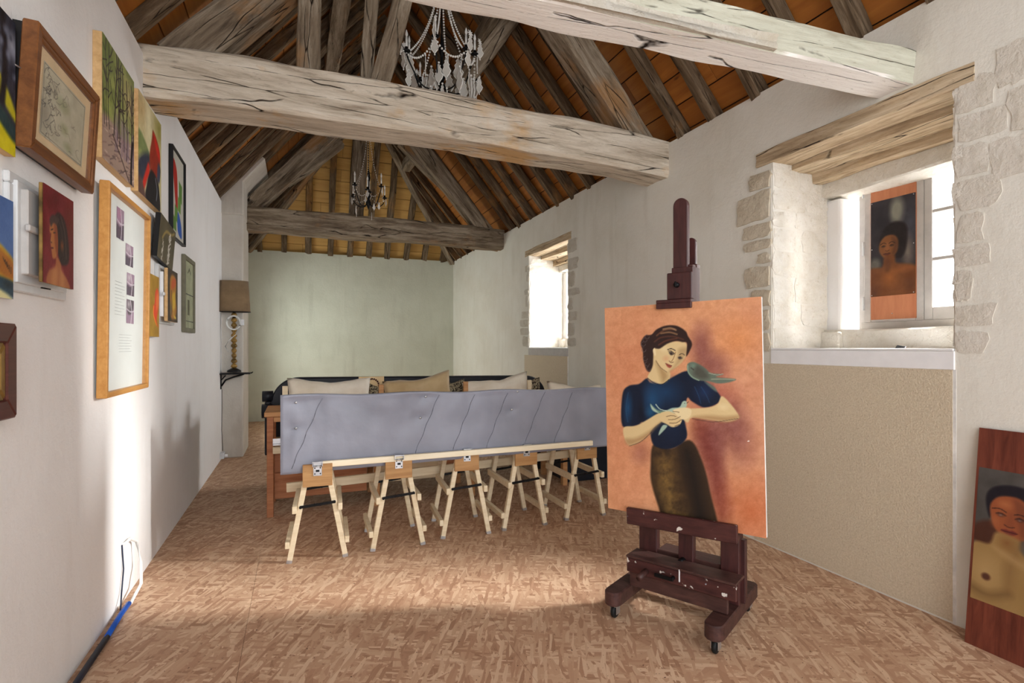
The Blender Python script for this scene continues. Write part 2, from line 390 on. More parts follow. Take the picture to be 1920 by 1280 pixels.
def dup(root, W, label=None, group=None):
    """copy of a thing with copies of its parts and sub-parts"""
    r = root.copy(); C.objects.link(r); r.matrix_local = W; WM[r] = W
    if label: r['label'] = label
    if group: r['group'] = group
    for ch in list(root.children):
        c = ch.copy(); C.objects.link(c); c.parent = r
        for g in list(ch.children):
            d = g.copy(); C.objects.link(d); d.parent = c
    return r

# ------------------------------------------------------------------ painter: colours on a dense paint layer
def fbm(X, Y, scale, seed=0, octv=4):
    rng = np.random.RandomState(seed); out = np.zeros_like(X, dtype=float); amp = 1; tot = 0
    for o in range(octv):
        G = rng.rand(65, 65); x = (X*scale) % 64; y = (Y*scale) % 64; i = np.floor(x).astype(int); j = np.floor(y).astype(int); fx = x-i; fy = y-j
        fx = fx*fx*(3-2*fx); fy = fy*fy*(3-2*fy)
        v = (G[j, i]*(1-fx)+G[j, i+1]*fx)*(1-fy)+(G[j+1, i]*(1-fx)+G[j+1, i+1]*fx)*fy
        out += v*amp; tot += amp; amp *= .55; scale *= 2.03
    return out/tot
def homog(quad):
    A = []; B = []
    for (u, v), (x, y) in zip(((0, 0), (1, 0), (1, 1), (0, 1)), quad):
        A += [[u, v, 1, 0, 0, 0, -u*x, -v*x], [0, 0, 0, u, v, 1, -u*y, -v*y]]; B += [x, y]
    return np.append(np.linalg.solve(np.array(A, float), np.array(B, float)), 1).reshape(3, 3)
def smooth_poly(pts, closed=True, k=6):
    P = np.array(pts, float); n = len(P); out = []
    for i in range(n if closed else n-1):
        p0, p1, p2, p3 = (P[(i+d) % n] if closed else P[min(max(i+d, 0), n-1)] for d in (-1, 0, 1, 2))
        for t in np.linspace(0, 1, k, endpoint=False):
            out.append(.5*((2*p1)+(-p0+p2)*t+(2*p0-5*p1+4*p2-p3)*t*t+(-p0+3*p1-3*p2+p3)*t**3))
    if not closed: out.append(P[-1])
    return np.array(out)
class Painting:
    """the picture's own coordinates: quad gives the drawing coordinates of its TL, TR, BR, BL corners"""
    def __init__(s, nx, ny, quad, base, seed=1):
        s.nx, s.ny = nx, ny; H = homog(quad); s.seed = seed
        u, v = np.meshgrid(np.linspace(0, 1, nx), np.linspace(0, 1, ny)); s.u, s.v = u, v
        p = H @ np.stack([u.ravel(), v.ravel(), np.ones(u.size)]); s.X = (p[0]/p[2]).reshape(u.shape); s.Y = (p[1]/p[2]).reshape(u.shape)
        s.im = np.zeros((ny, nx, 3)); s.im[:] = base
        s.px = abs(np.diff(s.X, axis=1)).mean()
    def blend(s, mask, col, sl=None):
        sl = sl or (slice(None), slice(None)); m = np.clip(mask, 0, 1)[..., None]
        s.im[sl] = s.im[sl]*(1-m)+np.array(col, float)*m
    def _box(s, P, pad):
        x0, y0 = P.min(0)-pad; x1, y1 = P.max(0)+pad
        q = (s.X >= x0) & (s.X <= x1) & (s.Y >= y0) & (s.Y <= y1)
        r = np.where(q.any(1))[0]; c = np.where(q.any(0))[0]
        if len(r) == 0 or len(c) == 0: return None
        return (slice(r[0], r[-1]+1), slice(c[0], c[-1]+1))
    @staticmethod
    def _dist(X, Y, P, closed):
        D = np.full(X.shape, 1e9); Q = np.roll(P, -1, 0) if closed else P[1:]; A = P if closed else P[:-1]
        for (ax, ay), (bx, by) in zip(A, Q):
            dx, dy = bx-ax, by-ay; L = dx*dx+dy*dy+1e-9; t = np.clip(((X-ax)*dx+(Y-ay)*dy)/L, 0, 1)
            D = np.minimum(D, (X-ax-t*dx)**2+(Y-ay-t*dy)**2)
        return np.sqrt(D)
    def poly(s, pts, col, soft=None, smooth=True, alpha=1.0, mod=0):
        P = smooth_poly(pts) if smooth else np.array(pts, float); soft = soft or s.px*.8
        sl = s._box(P, soft*2)
        if sl is None: return s
        X, Y = s.X[sl], s.Y[sl]; ins = np.zeros(X.shape, bool)
        for (ax, ay), (bx, by) in zip(P, np.roll(P, -1, 0)):
            if ay == by: continue
            ins ^= ((ay > Y) != (by > Y)) & (X < (bx-ax)*(Y-ay)/(by-ay)+ax)
        d = s._dist(X, Y, P, True); m = np.where(ins, .5+d/(2*soft), .5-d/(2*soft))
        m = np.clip(m, 0, 1)*alpha
        if mod: m = m*np.clip(fbm(X, Y, mod, s.seed+len(pts))*2.2-.5, 0, 1)
        s.blend(m, col, sl); return s
    def stroke(s, pts, wd, col, smooth=True, alpha=1.0):
        P = smooth_poly(pts, False, 5) if smooth else np.array(pts, float); wd = max(wd, s.px*.9)
        sl = s._box(P, wd*1.5)
        if sl is None: return s
        d = s._dist(s.X[sl], s.Y[sl], P, False); s.blend(np.clip(1.5-d/(wd/2), 0, 1)*alpha, col, sl); return s
    def spot(s, x, y, rx, ry, col, alpha=1.0, soft=1.0, rot=0):
        dx, dy = s.X-x, s.Y-y; c, n = math.cos(rot), math.sin(rot); a = (dx*c+dy*n)/rx; b = (-dx*n+dy*c)/ry
        s.blend(np.clip((1-np.sqrt(a*a+b*b))/soft, 0, 1)*alpha, col); return s
    def mottle(s, amt=14, scale=.08, seed=3):
        f = (fbm(s.X, s.Y, scale, seed, 5)-.5)*2*amt; s.im = np.clip(s.im+f[..., None], 0, 255); return s
    def build(s, name, w, h, parent, W, mat='paint'):
        """paint layer w x h in local x (right) and z (up), facing local -y"""
        nx, ny = s.nx, s.ny; vs = np.stack([(s.u*w).ravel(), np.zeros(s.u.size), ((1-s.v)*h).ravel()], 1)
        i = np.arange(nx*ny).reshape(ny, nx); q = np.stack([i[1:, :-1], i[1:, 1:], i[:-1, 1:], i[:-1, :-1]], -1).reshape(-1, 4)
        me = bpy.data.meshes.new(name); me.vertices.add(len(vs)); me.vertices.foreach_set('co', vs.ravel().astype(np.float32))
        me.loops.add(q.size); me.loops.foreach_set('vertex_index', q.ravel().astype(np.int32)); me.polygons.add(len(q))
        me.polygons.foreach_set('loop_start', np.arange(0, q.size, 4, dtype=np.int32)); me.update(calc_edges=True)
        c = np.clip(s.im, 0, 255)/255; c = np.where(c <= .04045, c/12.92, ((c+.055)/1.055)**2.4)
        a = me.color_attributes.new('paint', 'FLOAT_COLOR', 'POINT'); a.data.foreach_set('color', np.concatenate([c.reshape(-1, 3), np.ones((c.shape[0]*c.shape[1], 1))], 1).ravel().astype(np.float32))
        return link(name, me, M[mat], parent, W)

# ------------------------------------------------------------------ the room shell
XL, XR, YB, ZW, XC, ZR, YA, SL = -.96, 3.29, 11.85, 3.45, 1.165, 6.0, 10.0, 1.2
XO = 4.16                                          # outer face of the right wall
def struct(name, o): o['kind'] = 'structure'; return o
# floor: strand board panels laid in staggered rows with open joints
fl = struct('floor', MB().box(XL-.3, XR+.9, -2.6, YB+.3, -.2, -.02).build('floor', M['dark']))
pw, pl = 1.25, 2.5
panel_cache = {}
ix = 0; x = XL-.55
while x < XR+.02:
    y = -2.6-(1.25 if ix % 2 else .35)
    while y < YB:
        x0, x1, y0, y1 = max(x, XL-.02)+.0007, min(x+pw, XR+.02)-.0007, max(y, -2.6)+.0007, min(y+pl, YB+.02)-.0007
        if x1-x0 > .05 and y1-y0 > .05:
            MB().box(x0, x1, y0, y1, -.02, 0, 0).build('floor_panel', M['osb'], fl)
        y += pl
    x += pw; ix += 1

wl = struct('', MB().box(XL-.3, XL, -2.6, 9.5, -.02, ZW).box(XL-.3, XL, 10.95, YB+.3, -.02, ZW).box(XL-.3, XL, 9.5, 10.95, -.02, .95).box(XL-.3, XL, 9.5, 10.95, 2.6, ZW).build('wall_left', M['plaster_left']))  # opening at the far end is cut for the added side window
wb = struct('', MB().box(XL, XR, YB, YB+.3, -.02, ZW).build('wall_back', M['plaster_back']))
W1 = dict(y0=1.785, y1=2.99, z0=1.49, z1=2.90); W2 = dict(y0=6.24, y1=7.53, z0=1.49, z1=2.91)
m = MB(); ys = [-2.6, W1['y0'], W1['y1'], W2['y0'], W2['y1'], YB+.3]
for a, b in zip(ys[::2], ys[1::2]): m.box(XR, XO, a, b, -.02, ZW)
for q in (W1, W2):
    m.box(XR, XO, q['y0'], q['y1'], -.02, q['z0']-.012); m.box(XR, XO, q['y0'], q['y1'], q['z1']+.0, ZW)
wr = struct('', m.build('wall_right', M['plaster_right']))

def stone_mesh(w, h, d, seed, n=3, rel=1.0):
    """rough faced stone: face in xz (w x h) towards -y, depth d"""
    rng = random.Random(seed); b = bmesh.new(); g = []
    for j in range(n+1):
        r = []
        for i in range(n+2):
            u, v = i/(n+1), j/n; edge = i in (0, n+1) or j in (0, n); cor = i in (0, n+1) and j in (0, n)
            x = u*w+rng.uniform(-.06, .06)*w*(0 if i in (0, n+1) else 1)+(rng.uniform(-.012, .02) if edge else 0); z = v*h+rng.uniform(-.05, .05)*h
            if cor: x += (.006 if i == 0 else -.006); z += (.006 if j == 0 else -.006)
            r.append(b.verts.new((x, -(0 if edge else rel*rng.uniform(.003, .012)), z)))
        g.append(r)
    for j in range(n):
        for i in range(n+1): b.faces.new((g[j][i], g[j][i+1], g[j+1][i+1], g[j+1][i]))
    ring = [g[0][i] for i in range(n+2)]+[g[j][n+1] for j in range(1, n+1)]+[g[n][i] for i in range(n, -1, -1)]+[g[j][0] for j in range(n-1, 0, -1)]
    back = [b.verts.new((v.co.x, d, v.co.z)) for v in ring]
    for i in range(len(ring)): k = (i+1) % len(ring); b.faces.new((ring[k], ring[i], back[i], back[k]))
    bmesh.ops.recalc_face_normals(b, faces=b.faces)
    me = bpy.data.meshes.new('stone'); b.to_mesh(me); b.free(); return me
def stone(w, h, d, seed, mat, W, rel=1.0): return link('stone', stone_mesh(w, h, d, seed, 3, rel), M[mat], wr, W)

def window_bay(q, seed, board):
    y0, y1, z0, z1 = q['y0'], q['y1'], q['z0'], q['z1']; rng = random.Random(seed)
    # jamb stones: far jamb (faces -y) and near jamb (faces +y), coursed from sill to lintel
    for side in (0, 1):
        z = z0; k = 0
        while z < z1-.03:
            h = min(rng.uniform(.12, .22), z1-z)
            if z1-z-h < .06: h = z1-z
            cut = rng.uniform(.2, .36); xs = [(XR+.002, XR+cut), (XR+cut, XR+.575)] if rng.random() < .7 else [(XR+.002, XR+.575)]
            for a, b in xs:
                if side == 0: W = T(a+.004, y1-.012, z+.004)
                else: W = T(b-.004, y0+.012, z+.004) @ RZ(PI)
                stone(b-a-.008, h-.008, .05, rng.random(), 'stone_white', W)
            z += h
    # mortar bed just behind the stone faces, smooth plastered inner reveals and back sill block
    MB().box(XR+.006, XR+.58, y1-.008, y1+.03, z0, z1).box(XR+.006, XR+.58, y0-.03, y0+.008, z0, z1).build('reveal_mortar', M['mortar'], wr)
    MB().box(XR+.585, XO-.06, y1-.115, y1+.02, z0+.08, z1-.25, .02).build('plaster_reveal', M['plaster_left'], wr)
    MB().box(XR+.585, XO-.06, y0-.02, y0+.1, z0+.08, z1-.25, .02).build('plaster_reveal', M['plaster_left'], wr)
    MB().box(XR+.50, XO-.05, y1-.17, y1+.01, z0-.01, z0+.125, .02).build('stone_block', M['stone_white'], wr)
    link('stone_ledge', timber_mesh(y1-y0, .3, .17, .012, 10, seed), M['stone_white'], wr, T(XR+.69, y0, z0+.055) @ RZ(PI/2))
    # lintel: three timbers side by side, then a rough limewashed stone lintel
    timber('lintel', (XR+.09, y0-.09, z1+.045), (XR+.09, y1+.13, z1+.035), .20, .10, M['lintel'], wr, seed=seed, wob=.006)
    timber('lintel', (XR+.30, y0-.02, z1+.0), (XR+.30, y1+.03, z1-.01), .20, .12, M['lintel'], wr, seed=seed+1, wob=.01)
    timber('lintel', (XR+.47, y0-.02, z1-.06), (XR+.47, y1+.03, z1-.07), .14, .13, M['lintel'], wr, seed=seed+2, wob=.012)
    timber('stone_lintel', (XR+.60, y0-.02, z1-.10), (XR+.60, y1+.0, z1-.13), .20, .22, M['stone_white'], wr, seed=seed+3, wob=.03, waney=.05)
    MB().box(XR+.05, XO-.02, y0-.02, y1+.02, z1+.05, z1+.12).build('soffit_mortar', M['mortar'], wr)
    # chipboard infill under the sill
    MB().box(XR-.004, XR+.02, y0+.01, y1+.16, .012, z0-.115).build('infill_panel', M['chip'], wr)
    MB().box(XR-.002, XR+.01, y0-.006, y0+.01, .0, z0-.115).build('panel_edge_bead', M['white_edge'], wr)
    return z0
window_bay(W1, 11, True); window_bay(W2, 23, False)

# stones left showing through the plaster round the openings (y inner, y outer, z bottom, z top)
def face_stones(rows, mat, seed, pro):
    for i, (ya, yb, za, zb) in enumerate(rows):
        y0, y1 = sorted((ya, yb)); h = zb-za-.012
        W = Matrix(((0, 1, 0, XR-pro), (-1, 0, 0, y1), (0, 0, 1, za+.006), (0, 0, 0, 1)))
        stone(y1-y0-.006, h, .03, seed+i, mat, W, .15 if mat == 'stone_flush' else .7)
face_stones([(2.995, 3.19, 2.70, 2.84), (2.995, 3.33, 2.46, 2.69), (2.995, 3.25, 2.33, 2.45), (2.995, 3.25, 2.235, 2.325), (2.995, 3.12, 2.13, 2.22),
             (2.995, 3.24, 1.95, 2.12), (2.995, 3.17, 1.80, 1.94), (2.995, 3.10, 1.62, 1.79), (2.995, 3.11, 1.46, 1.61)], 'stone', 50, .012)
face_stones([(1.78, 1.60, 2.74, 2.92), (1.60, 1.44, 2.80, 3.02), (1.78, 1.55, 2.58, 2.73), (1.55, 1.38, 2.56, 2.78), (1.78, 1.63, 2.40, 2.57), (1.63, 1.42, 2.34, 2.55),
             (1.78, 1.58, 2.22, 2.39), (1.78, 1.66, 2.05, 2.21), (1.78, 1.62, 1.92, 2.04), (1.78, 1.70, 1.74, 1.91), (1.78, 1.60, 1.60, 1.73), (1.78, 1.64, 1.46, 1.59)], 'stone_flush', 70, .004)
face_stones([(7.54, 7.66, 2.66, 2.76), (7.54, 7.60, 2.50, 2.65), (7.54, 7.68, 2.30, 2.40), (7.54, 7.64, 2.12, 2.29), (7.54, 7.80, 1.94, 2.06), (7.54, 7.86, 1.81, 1.93), (7.54, 7.86, 1.68, 1.80), (7.54, 7.76, 1.5, 1.67),
             (6.23, 5.98, 2.72, 2.90), (6.23, 5.95, 2.50, 2.66), (6.23, 6.05, 2.28, 2.48), (6.23, 5.92, 2.16, 2.26), (6.23, 6.10, 1.98, 2.14), (6.23, 5.98, 1.84, 1.96), (6.23, 6.06, 1.64, 1.82), (6.23, 6.02, 1.5, 1.62)], 'stone_grey', 90, .010)

# windows: painted frame, two casements with three panes each, hinges; white sill board
def window(name, q):
    y0, y1, z0, z1 = q['y0'], q['y1'], q['z0'], q['z1']
    ya, yb, za, zb = y0+.11, y1-.205, z0+.175, z1-.085; xf = XR+.70
    root = link(name, None, None); root['kind'] = 'structure'
    f = MB(); t = .055
    f.box(xf-.01, xf+.06, yb-t*.6, yb+.02, za-.03, zb+.04, .004).box(xf-.01, xf+.06, ya-.02, ya+t*.6, za-.03, zb+.04, .004)
    f.box(xf-.01, xf+.06, ya, yb, zb-.02, zb+.05, .004).box(xf-.015, xf+.06, ya, yb, za-.05, za+.02, .004)
    f.build('window_frame', M['greyframe'], root)
    ym = (ya+yb)/2
    for a, b in ((ya+.03, ym-.002), (ym+.002, yb-.03)):
        s = MB(); s.box(xf-.022, xf+.02, a, a+.05, za+.02, zb-.02, .004).box(xf-.022, xf+.02, b-.05, b, za+.02, zb-.02, .004)
        s.box(xf-.02, xf+.02, a+.05, b-.05, za+.02, za+.105, .004).box(xf-.02, xf+.02, a+.05, b-.05, zb-.075, zb-.02, .004)
        hh = (zb-.075-za-.105)/3
        for k in (1, 2): s.box(xf-.016, xf+.016, a+.05, b-.05, za+.105+hh*k-.012, za+.105+hh*k+.012, .003)
        sash = s.build('casement', M['greyframe'], root)
        for k in range(3): MB().box(xf-.002, xf+.002, a+.045, b-.045, za+.105+hh*k+.008, za+.105+hh*(k+1)-.008).build('pane', M['pane'], sash)
    for z in (za+.16, (za+zb)/2, zb-.14):
        MB().tube([(xf-.026, yb-.027, z-.05), (xf-.026, yb-.027, z+.05)], .008, 8).build('hinge', M['whitepaint'], root)
    MB().box(XR-.012, XR+.56, y0+.004, y1-.004, z0-.012, z0, .002).build('sill_board', M['white'], root)
    MB().box(XR-.008, XR+.012, y0+.0, y1-.0, z0-.115, z0-.013, .003).build('sill_apron', M['greyframe'] if name == 'window_2' else M['white'], root)
    return root
window('window_1', W1); window('window_2', W2)
w3 = link('window_added', None, None); w3['kind'] = 'structure'      # added window, unseen beyond the chimney pier, lets light onto the far wall
f = MB(); xf = XL-.2
for a, c in ((9.5, 9.56), (10.19, 10.26), (10.89, 10.95)): f.box(xf-.03, xf+.03, a, c, .95, 2.6, .004)
for a, c in ((.95, 1.02), (1.75, 1.79), (2.53, 2.6)): f.box(xf-.028, xf+.028, 9.5, 10.95, a, c, .004)
f.build('window_frame', M['greyframe'], w3)
for a, c in ((9.56, 10.19), (10.26, 10.89)):
    for d, e in ((1.02, 1.75), (1.79, 2.53)): MB().box(xf-.003, xf+.003, a, c, d, e).build('pane', M['pane'], w3)

# chimney pier on the left wall and the flue that follows the roof
p = MB().box(XL-.05, -.70, 8.1, 8.9, 0, 3.30, .02); pier = p.build('wall_pier', M['plaster_grey']); pier['kind'] = 'structure'
MB().prism([(XL-.02, 3.29), (-.695, 3.29), (-.695, 3.74), (-.42, 4.08), (-.52, 4.16), (XL-.02, 3.62)], 8.07, 8.92, None, .015).build('flue_hood', M['plaster_grey'], pier)

# ------------------------------------------------------------------ roof
def zs(x): return ZW+SL*(x-XL) if x < XC else ZW+SL*(XR-x)
cn = math.hypot(1, SL); nx_, nz_ = SL/cn, 1/cn        # unit normal pieces of the slopes
lift = .105                                           # boards lie above the rafters
m = MB(); up = lift+.03; k = up*cn
b = bmesh.new()
def slab(pts, d):
    A = [b.verts.new(p) for p in pts]; B = [b.verts.new(Vector(p)+Vector(d)) for p in pts]
    b.faces.new(A); b.faces.new(B[::-1])
    for i in range(len(pts)): j = (i+1) % len(pts); b.faces.new((A[i], B[i], B[j], A[j]))
e = .55
slab([(XL-e, -2.6, ZW-e*SL+k), (XC, -2.6, ZR+k), (XC, YA+.1, ZR+k), (XL-e, YB+e, ZW-e*SL+k)], (0, 0, .1))
slab([(XR+e, -2.6, ZW-e*SL+k), (XC, -2.6, ZR+k), (XC, YA+.1, ZR+k), (XR+e, YB+e, ZW-e*SL+k)], (0, 0, .1))
hs = (ZR-ZW)/(YB-YA); hn = math.hypot(1, hs); hk = up*hn
slab([(XL-e, YB+e, ZW-e*hs+hk), (XC, YA, ZR+hk), (XR+e, YB+e, ZW-e*hs+hk)], (0, 0, .1))
bmesh.ops.recalc_face_normals(b, faces=b.faces)
me = bpy.data.meshes.new('ceiling'); b.to_mesh(me); b.free()
ceil = link('ceiling', me, M['dark']); ceil['kind'] = 'structure'
# roof boards, one object each
rng = random.Random(5); BW = .232
def put_board(x0len, W, mat, wd):
    MB().box(0, x0len, 0, wd-.009, 0, .022, .002).build('roof_board', M[mat], ceil, W)
for sgn in (-1, 1):
    s = -.45; row = 0
    while s < 3.30:
        smid = s+BW/2; zz = ZW+smid*SL/cn; ymax = YB-(max(zz, ZW-.2)-ZW)/hs+.12
        y = -2.6-rng.uniform(0, 2.4)
        while y < ymax:
            L = rng.choice((2.4, 3.0, 3.6)); a, c = max(y, -2.6), min(y+L, ymax)
            if c-a > .1:
                xx = (XL+s/cn) if sgn < 0 else (XR-s/cn)
                zz0 = ZW+s*SL/cn
                # local x along +y, local y up the slope, local z = outward normal
                nrm = Vector((-nx_, 0, nz_)) if sgn < 0 else Vector((nx_, 0, nz_)); upv = Vector((1/cn, 0, SL/cn)) if sgn < 0 else Vector((-1/cn, 0, SL/cn))
                o = Vector((xx, a+.002, zz0))+nrm*(lift+rng.uniform(0, .004))
                put_board(c-a-.004, Matrix(((0, upv.x, nrm.x, o.x), (1, upv.y, nrm.y, o.y), (0, upv.z, nrm.z, o.z), (0, 0, 0, 1))), 'board', BW)
            y += L
        s += BW; row += 1
hl = math.hypot(YB-YA, ZR-ZW); s = -.1; HB = .235
while s < hl-.05:
    f0 = max(0, 1-(max(s, 0))/hl); half = 2.125*f0+.06
    nrm = Vector((0, hs/hn, 1/hn)); upv = Vector((0, -1/hn, hs/hn))
    cut = rng.uniform(-.6, .6)*half
    for a, c in ((XC-half, XC+cut), (XC+cut, XC+half)):
        o = Vector((a+.002, YB, ZW))+upv*s+nrm*(lift+rng.uniform(0, .004))
        put_board(c-a-.004, Matrix(((1, upv.x, nrm.x, o.x), (0, upv.y, nrm.y, o.y), (0, upv.z, nrm.z, o.z), (0, 0, 0, 1))), 'board_hip', HB)
    s += HB
# rafters
def rafter(p0, p1, nrm, wd=.085, d=.11, seed=0):
    o = Vector(nrm)*(lift-d/2-.005); timber('rafter', Vector(p0)+o, Vector(p1)+o, wd, d, M['rafter'], ceil, up=nrm, seed=seed, wob=.008, bow=rng.uniform(-.012, .012), seg=12)
ry = [-2.2, -1.7, -1.25, -.8, -.35, .1, .55, 1.0, 1.45, 1.88, 2.32, 2.72, 3.13, 3.61, 4.02, 4.87, 5.28, 5.70, 6.12, 6.55, 7.0, 7.45, 7.9, 8.3, 9.2, 9.65]
for i, y in enumerate(ry):
    for sgn in (-1, 1):
        yy = y+rng.uniform(-.03, .03)*(1 if sgn < 0 else .3); nrm = (sgn*nx_, 0, nz_)
        x0 = XL-.12 if sgn < 0 else XR+.12
        rafter((x0, yy, ZW-.12*SL), (XC, yy+rng.uniform(-.02, .02), ZR), nrm, rng.uniform(.075, .095), rng.uniform(.085, .10) if sgn < 0 else rng.uniform(.1, .125), i*2+sgn)
for sgn in (-1, 1):                                    # short jack rafters of the hip
    for y in (10.3, 10.75, 11.2, 11.6):
        t = (YB-y)/(YB-YA); x0 = XL if sgn < 0 else XR; nrm = (sgn*nx_, 0, nz_)
        rafter((x0+sgn*.1, y, ZW-.1*SL), (x0-sgn*2.125*t, y, ZW+2.55*t), nrm, .085, .11, int(y*7))
    x0 = XL if sgn < 0 else XR
    timber('hip_rafter', (x0, YB, ZW-.02), (XC, YA, ZR-.02), .13, .16, M['truss'], ceil, seed=60+sgn)
for i, x in enumerate((-.72, -.28, .18, .62, 1.02, 1.40, 1.80, 2.22, 2.62, 3.05)):
    t = 1-abs(x-XC)/2.125; nrm = (0, hs/hn, 1/hn)
    rafter((x, YB+.1, ZW-.1*hs), (x+rng.uniform(-.03, .03), YB-(YB-YA)*t, ZW+2.55*t), nrm, rng.uniform(.09, .13), .12, 80+i)
# purlins
for sgn in (-1, 1):
    x = XL+1.35 if sgn < 0 else XR-1.35
    timber('purlin', (x, -2.6, zs(x)-.10), (x, 10.3, zs(x)-.10), .16, .18, M['truss'], ceil, seed=33+sgn, wob=.015)

# ------------------------------------------------------------------ trusses and tie beams
t1 = thing('roof_truss', 'pale weathered oak roof truss whose tie beam crosses the middle of the room', 'truss', T(XC, 4.36, 3.2))
def tie(name, p0, p1, wd, h, mat, parent, **k): return timber(name, p0, p1, wd, h, M[mat], parent, **k)
tie('tie_beam', (XL-.1, 4.38, 3.355), (XR+.02, 4.36, 3.31), .36, .36, 'beam_pale', t1, seed=3, wob=.014, waney=.025, bow=.045, seg=44)
tie('principal_rafter', (-.80, 4.38, 3.48), (1.11, 4.38, 5.58), .23, .27, 'truss', t1, seed=4, wob=.012)
tie('principal_rafter', (3.10, 4.38, 3.44), (1.22, 4.38, 5.58), .24, .25, 'truss', t1, seed=5, wob=.012)
tie('post', (.06, 4.40, 3.50), (.08, 4.40, 4.50), .17, .15, 'truss', t1, seed=6, up=(0, 1, 0), wob=.008)
tie('post', (.49, 4.44, 3.52), (.60, 4.44, 5.0), .10, .10, 'truss', t1, seed=7, up=(0, 1, 0), wob=.014)
tie('strut', (.58, 4.40, 3.50), (1.00, 4.40, 5.2), .15, .14, 'truss', t1, seed=8, up=(0, 1, 0), wob=.012)
tie('king_post', (XC, 4.40, 4.62), (XC, 4.40, 5.8), .16, .16, 'truss', t1, seed=9, up=(0, 1, 0))
tie('strut', (1.37, 5.14, 3.92), (2.05, 5.14, 4.90), .16, .16, 'truss', t1, seed=10, up=(0, 1, 0))
t2 = thing('roof_truss', 'grey oak roof truss with a split tie beam by the far end wall', 'truss', T(XC, 8.72, 3.2))
tie('tie_beam', (XL-.1, 8.76, 3.37), (XR+.02, 8.76, 3.37), .32, .34, 'truss', t2, seed=13, wob=.02, waney=.03, bow=.012, seg=36)
tie('principal_rafter', (-.72, 8.76, 3.5), (1.10, 8.76, 5.5), .22, .24, 'truss', t2, seed=14)
tie('principal_rafter', (3.02, 8.76, 3.46), (1.24, 8.76, 5.5), .22, .24, 'truss', t2, seed=15)
tie('king_post', (.86, 8.9, 3.5), (.93, 8.9, 5.2), .22, .14, 'truss', t2, seed=16, up=(0, 1, 0))
tie('brace', (-.18, 8.82, 4.0), (.62, 8.82, 4.72), .14, .16, 'truss', t2, seed=17, up=(0, 1, 0), bow=.06)
tie('brace', (2.62, 8.82, 3.98), (1.55, 8.82, 4.86), .13, .15, 'truss', t2, seed=18, up=(0, 1, 0), bow=.05)
tie('collar', (.45, 8.80, 4.86), (1.9, 8.80, 4.90), .13, .16, 'truss', t2, seed=19, bow=.03)
tb = tie('tie_beam', (XL-.005, 2.345, 3.125), (XR+.005, 2.095, 3.112), .215, .185, 'beam_wash', None, seed=21, wob=.008, waney=.018, seg=44)
tag(tb, 'limewashed tie beam with bright white underside, meeting the wall above the big window lintel', 'beam', None, 'thing')
timber('broken_edge', (1.0, 2.125, 3.048), (2.28, 2.05, 3.055), .05, .055, M['stone_grey'], tb, seed=55, wob=.012, waney=.05, seg=26)
timber('wind_brace', (.0, 6.52, 4.58), (.72, 6.28, 5.42), .12, .1, M['rafter'], ceil, seed=41, bow=.04)

# ------------------------------------------------------------------ folding trestles
def make_trestle(label):
    r = thing('trestle', label, 'trestle', Matrix.Identity(4), 'row of folding trestles')
    def P(x, y, z): return (x, y, z)
    for s in (-1, 1):
        for y in (.02, .46):
            MB().bar((s*.187, y, 0), (s*.062, y, .66), .036, .034, .003, (0, 1, 0)).world('leg', M['pine'], r)
            MB().bar((s*.187, y-.0005, .0), (s*.183, y-.0005, .022), .037, .036, 0, (0, 1, 0)).world('foot_plate', M['steel'], r)
        for z, e, hh in ((.375, .035, .05), (.125, .0, .045)):
            x = s*(.187-.125*z/.66+.034); MB().box(x-.015, x+.015, .0-e, .48, z-hh/2, z+hh/2, .003).world('stretcher', M['pine'], r)
    MB().box(-.05, .05, .0, .50, .60, .66, .003).world('top_rail', M['pine_d'], r)
    for y in (-.012, .482):
        MB().box(-.098, .098, y-.009, y+.009, .525, .68, .002).world('gusset', M['ply'], r)
    for y in (-.004, .49):
        b = MB(); x = .187-.125*.395/.66
        b.bar((-x, y, .385), (.005, y, .395), .008, .018, 0).bar((-.005, y-.006, .395), (x, y-.006, .405), .008, .018, 0)
        for xx, zz in ((-x, .385), (-.02, .395), (.02, .396), (x, .405)): b.lathe([(.009, -.01), (.009, .01)], 8, T(xx, y-.004, zz) @ RX(PI/2))
        b.world('folding_stay', M['blackmetal'], r)
    h = MB(); h.box(-.028, .028, -.026, -.021, .60, .70, .001).box(-.034, .034, -.05, -.021, .695, .703, .001).box(-.034, -.03, -.05, -.02, .67, .70).box(.03, .034, -.05, -.02, .67, .70)
    h.lathe([(.006, 0), (.006, .06)], 8, T(-.03, -.03, .668) @ RY(PI/2))
    hb = h.world('hinge_bracket', M['steel'], r)
    sc_ = MB()
    for x, z in ((-.018, .615), (.018, .615), (-.018, .655), (.018, .655)): sc_.lathe([(.0045, 0), (.0045, .003)], 8, T(x, -.026, z) @ RX(PI/2))
    sc_.box(-.012, .012, -.028, -.026, .628, .642)
    link('screw_heads', sc_.mesh('screw_heads'), M['blackmetal'], hb, WM[r])
    return r
tr_pos = [(.124, 3.985), (.69, 4.0), (1.232, 4.05), (1.742, 4.055), (2.336, 4.095)]
tr_lab = ['folding pine trestle at the left end of the row, beside the white wall', 'second folding pine trestle from the left end under the grey panel',
          'middle folding pine trestle of the row of five', 'fourth folding pine trestle from the left, one before the trestle by the easel',
          'folding pine trestle at the right end of the row, beside the canvas on the easel']
tr0 = make_trestle(tr_lab[0])
for i, (x, y) in enumerate(tr_pos):
    W = T(x, y, 0) @ RZ(math.radians((-3, -1, -4, 0, 0)[i]))
    if i == 0: tr0.matrix_local = W; WM[tr0] = W
    else: dup(tr0, W, tr_lab[i])

